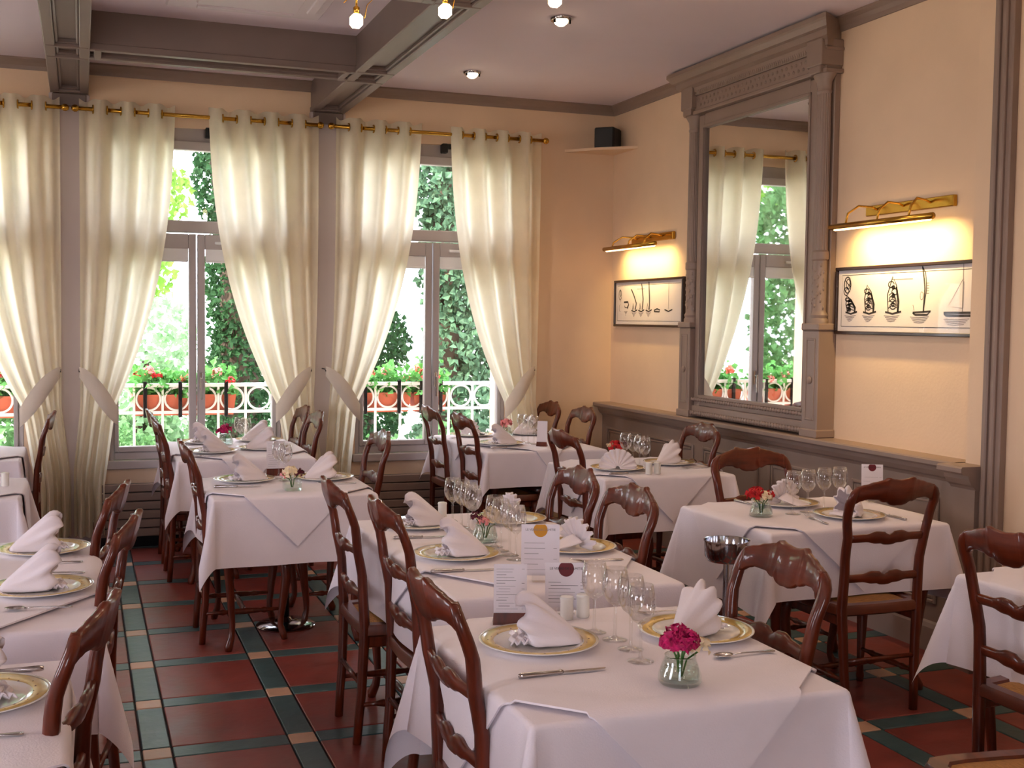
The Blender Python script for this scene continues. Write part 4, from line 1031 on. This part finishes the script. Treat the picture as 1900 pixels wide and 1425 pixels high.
card(1.123, 3.03, .093, .138, .028, R(-18), 'small printed price menu in a dark stand on the frontmost table', None, 15, 1)
card(1.312, 3.075, .122, .128, .022, R(-20), 'white drinks card with a dark red disc standing behind the shakers', 'card_red', 7, 2, 'clear')
card(1.40, 3.50, .125, .165, .02, R(-20), 'white drinks card with a golden disc on the long middle table', 'card_gold', 6, 3, 'clear')
card(.98, 6.30, .10, .15, .035, R(-5), 'pale menu card on a grey stand on the small aisle table', None, 12, 4)
card(2.93, 7.33, .07, .145, .025, R(-35), 'narrow white menu card on the right-hand window table', None, 0, 5)
card(3.56, 4.62, .10, .16, .02, R(-28), 'white drinks card with a small red disc on the bucket-side table', 'card_red', 5, 6, 'clear')

# ------------------------------------------------------------------ ice bucket stand
bs = thing('ice_bucket_stand', 'chrome ice bucket on a tall pole beside the right-hand tables', 'ice bucket', (2.455, 4.10, 0))
MB().lathe([(.0, .0), (.13, .0), (.13, .008), (.05, .016), (.014, .03), (.012, .65), (.0, .65)], 28).build('pole', 'chrome', bs, True, auto=40)
MB().lathe([(.0, .655), (.03, .645), (.075, .655), (.088, .675), (.091, .735), (.094, .737), (.094, .742), (.088, .741), (.085, .68), (.07, .662), (.0, .662)], 36).build('bucket', 'chrome', bs, True, auto=40)
pb = thing('pole_stand', 'black pole on a round chrome base under the small aisle table', 'stand', (1.0, 6.10, 0))
MB().lathe([(.0, 0), (.15, 0), (.155, .008), (.14, .018), (.04, .028), (.02, .05), (.0, .05)], 36).build('base', 'chrome', pb, True, auto=40)
MB().lathe([(.018, .04), (.018, .70), (.0, .70)], 14).build('pole', 'dark_metal', pb, True)
# ------------------------------------------------------------------ outside: balcony, planters, trees
struct(MB().box(-60, 60, Y1+.35, 90, -1.35, -1.30).box(-60, X0-.3, -40, Y1+.35, -1.35, -1.30).box(X0-.3, 60, -40, Y0-.3, -1.35, -1.30).build('ground', 'ground'))
struct(MB().box(-5, 5, Y1+.35, 9.62, -.16, -.02).build('balcony_floor', 'stone'))
rl = thing('balcony_railing', 'white wrought-iron balcony railing with a row of rings outside the windows', 'railing', (0, 9.5, 0))
def bar(nm, *q): MB().bevbox(*q, .004).build(nm, 'rail_white', rl)
bar('top_rail', -2.2, 4.2, -.02, .02, 1.065, 1.095); bar('middle_rail', -2.2, 4.2, -.012, .012, .855, .878); bar('bottom_rail', -2.2, 4.2, -.012, .012, .06, .085)
ring = MB().torus((0, 0, 0), .090, .009, 24, 6, 'Y').me(); ring.materials.append(MATS['rail_white'])
post = MB().bevbox(-.009, .009, -.009, .009, .085, 1.066, .002).me(); post.materials.append(MATS['rail_white'])
for i in range(-12, 22):
    x = .70+.213*i
    o = link('ring', ring, None, rl, True); o.location = (x, 0, .972)
    o = link('baluster', post, None, rl); o.location = (x-.1065, 0, 0)
leaf_src = {}
def leaves(pts, size, seed, updown=.35):
    """pts: list of (pos, scale); each leaf a small folded lobed blade"""
    rnd = random.Random(seed); vs = []; fs = []
    for p in pts:
        n = Vector((rnd.gauss(0, 1), rnd.gauss(-.9, .7), rnd.gauss(updown, .7))).normalized(); a = n.orthogonal().normalized()
        a.rotate(Matrix.Rotation(rnd.uniform(0, 6.28), 3, n)); b_ = n.cross(a); s = size*rnd.uniform(.6, 1.35); k = len(vs); p = Vector(p); f = n*s*.22
        vs += [p, p+a*s*.5+b_*s*.45+f, p+b_*s*1.1, p-a*s*.5+b_*s*.45+f]; fs += [(k, k+1, k+2), (k, k+2, k+3)]
    return vs, fs
def blob_points(n, blobs, seed, shell=.75):
    rnd = random.Random(seed); out = []
    wts = [b_[3]*b_[4]*b_[5] for b_ in blobs]
    for _ in range(n):
        x, y, z, rx, ry, rz = rnd.choices(blobs, wts)[0]
        d = Vector((rnd.gauss(0, 1), rnd.gauss(0, 1), rnd.gauss(0, 1))).normalized(); r = shell+(1-shell)*rnd.random() if rnd.random() < .8 else rnd.random()
        out.append((x+d.x*rx*r, y+d.y*ry*r, z+d.z*rz*r))
    return out
def tree(name, label, base, trunk_pts, rads, blobs, n, size, m, seed, group='trees outside the windows'):
    t = thing(name, label, 'tree', base, 0, group)
    MB().tube([(x-base[0], y-base[1], z-base[2]) for x, y, z in trunk_pts], rads, 10).build('trunk', 'bark', t, True)
    vs, fs = leaves([(x-base[0], y-base[1], z-base[2]) for x, y, z in blob_points(n, blobs, seed)], size, seed)
    o = link('foliage', mesh(vs, fs), m, t); o['kind'] = 'stuff'
    return t
G0 = -1.30
tree('ivy_clad_tree', 'dark ivy-covered trunk seen through the left-hand window', (1.50, 12.0, G0), [(1.50, 12, G0), (1.5, 12, 2), (1.35, 12, 3.4), (.95, 12.1, 4.6)], [.22, .2, .17, .1],
     [(1.5, 12, -.4, .38, .35, 1.0), (1.48, 12, .9, .33, .32, .9), (1.5, 12, 2.0, .34, .32, .9), (1.36, 12, 3.1, .32, .3, .7), (1.15, 12, 3.9, .36, .3, .6), (.95, 12, 4.7, .6, .5, .6)], 22000, .052, 'leaf_dark', 3)
tree('lime_tree', 'sunlit yellow-green tree at the upper left of the left-hand window', (.2, 15.0, G0), [(.2, 15, G0), (.25, 15, 1.5), (.5, 15, 3.0), (.9, 15, 4.2)], [.16, .13, .1, .05],
     [(.8, 15, 3.1, .5, .5, .45), (.35, 15, 3.9, .8, .6, .6), (1.1, 15, 4.6, .7, .6, .6), (.0, 15.2, 5.0, 1.2, .8, .8), (-.9, 15, 3.6, .9, .8, .8), (.75, 14.9, 2.1, .35, .4, .4)], 7000, .095, 'leaf_lime', 4)
tree('pale_bush_tree', 'pale overexposed leafy tree low in the left-hand window', (.6, 14.0, G0), [(.6, 14, G0), (.62, 14, .2), (.7, 14, 1.1)], [.12, .1, .05],
     [(.9, 14, 1.4, .38, .4, .45), (.6, 14, .6, .5, .5, .5), (1.0, 14, .55, .4, .4, .5), (.2, 14.3, .1, .6, .5, .6), (.75, 14, -.3, .8, .5, .7), (1.9, 14.2, -.2, .7, .5, .8)], 7000, .08, 'leaf_pale', 5)
tree('vine_wall_tree', 'dense large-leaved vine filling the right-hand window', (3.75, 12.2, G0), [(3.75, 12.2, G0), (3.7, 12.2, 2), (3.75, 12.2, 4.4)], [.2, .18, .12],
     [(3.95, 12.1, 1.2, .50, .35, .9), (3.9, 12.1, 2.3, .55, .35, .8), (3.75, 12.1, 3.3, .6, .4, .7), (3.7, 12.1, 4.3, .8, .5, .7), (4.6, 12.3, 3.6, .7, .5, 1.2), (3.85, 12.2, 0.1, .6, .3, .6), (4.7, 12.3, 1.6, .5, .4, 1.2)], 22000, .075, 'leaf_vine', 6)
tree('conifer', 'dark drooping conifer left in the right-hand window', (3.0, 13.2, G0), [(3.0, 13.2, G0), (3.0, 13.2, 2), (3.0, 13.2, 4.6)], [.2, .16, .06],
     [(2.9, 13.2, .5, .62, .5, .5), (3.1, 13.2, 1.35, .5, .5, .45), (3.0, 13.2, 2.2, .48, .45, .45), (3.2, 13.2, 3.0, .45, .45, .5), (3.3, 13.2, 3.9, .5, .4, .7), (2.9, 13.2, -.4, .8, .5, .6)], 16000, .06, 'leaf_dark', 7)
tree('hedge_shrub', 'green shrub below the balcony rings of the right-hand window', (3.0, 11.0, G0), [(3.0, 11.0, G0), (3.0, 11.0, .0)], [.08, .04],
     [(2.7, 11, .05, .5, .35, .45), (3.4, 11, .1, .5, .35, .5), (2.3, 11.1, -.3, .5, .35, .6), (3.9, 11, .0, .5, .35, .5)], 7000, .05, 'leaf_mid', 8)
tree('hedge_shrub', 'green shrub below the balcony rings of the left-hand window', (.4, 11.0, G0), [(.4, 11.0, G0), (.4, 11.0, .0)], [.08, .04],
     [(.35, 11, .15, .35, .3, .5), (.75, 11.1, .0, .35, .3, .45), (-.2, 11, -.2, .5, .3, .5), (1.5, 11.2, -.1, .4, .3, .5)], 6000, .05, 'leaf_mid', 9)
tree('garden_tree', 'broad leafy tree seen only in the mirror', (-1.2, 13.0, G0), [(-1.2, 13, G0), (-1.2, 13, 2.0), (-1.4, 13, 3.6)], [.2, .17, .1],
     [(-.7, 12.6, 1.6, .8, .6, .8), (-1.1, 12.8, 2.8, 1.0, .8, .9), (-1.6, 13, 3.8, 1.1, .8, .8), (-.6, 12.7, .4, .7, .5, .6)], 12000, .08, 'leaf_mid', 10)
tree('garden_tree', 'tall leafy tree behind the balcony, seen only in the mirror', (-3.4, 14.5, G0), [(-3.4, 14.5, G0), (-3.4, 14.5, 2.5), (-3.2, 14.5, 4.4)], [.22, .18, .1],
     [(-3.0, 14.2, 2.4, 1.0, .8, 1.0), (-3.6, 14.4, 3.8, 1.3, .9, 1.0), (-3.2, 14.4, .9, 1.0, .7, .8)], 9000, .09, 'leaf_pale', 11)
# geranium boxes hung on the railing
def planter(x, L, label, seed):
    t = thing('geranium_box', label, 'planter', (x, 9.60, .84), 0, 'terracotta geranium boxes on the balcony'); h = L/2
    vs = []; prof = ((-.075, 0), (.075, 0), (.095, .15), (.10, .165), (.08, .165), (.075, .15), (-.075, .15), (-.08, .165), (-.10, .165), (-.095, .15)); n = len(prof)
    for s in (-1, 1):
        for y, z in prof: vs.append((s*(h-.02+z*.12), y, z))
    MB().add(vs, [(i, (i+1) % n, n+(i+1) % n, n+i) for i in range(n)]+[tuple(range(n)), tuple(range(n, 2*n))]).build('box', 'terracotta', t)
    for s in (-.6, .55): MB().bevbox(s*h-.014, s*h+.014, -.125, -.098, -.0, .27, .003).bevbox(s*h-.014, s*h+.014, -.125, .09, -.012, .0, .003).build('hanger', 'dark_metal', t)
    rnd = random.Random(seed); pts = [(rnd.uniform(-h, h), rnd.gauss(0, .06), .16+abs(rnd.gauss(0, .09))) for _ in range(620)]
    vs, fs = leaves(pts, .05, seed, 1.0); o = link('geranium_leaves', mesh(vs, fs), 'leaf_geranium', t); o['kind'] = 'stuff'
    for k in range(6):
        px, py, pz = rnd.uniform(-h, h), rnd.gauss(-.02, .05), rnd.uniform(.24, .36)
        st = MB().tube([(px*.9, py*.5, .14), (px, py, pz)], .003, 5).build('flower_stem', 'stem', t)
        vs, fs = petals(34, .034, .022, .9, seed*7+k)
        o = MB().add([Vector(v)+Vector((px, py, pz)) for v in vs], fs).build('bloom', rnd.choice(('petal_coral', 'petal_red', 'petal_coral', 'petal_pink')), st); o['kind'] = 'stuff'
planter(.60, .46, 'terracotta geranium box left of the left-hand window handle', 21)
planter(.98, .36, 'terracotta geranium box right of the left-hand window handle', 22)
planter(2.36, .50, 'terracotta geranium box left of the right-hand window handle', 23)
planter(2.78, .30, 'terracotta geranium box right of the right-hand window handle', 24)
planter(1.72, .50, 'terracotta geranium box behind the pier between the windows', 25)
planter(-.55, .50, 'terracotta geranium box outside the leftmost window', 26)
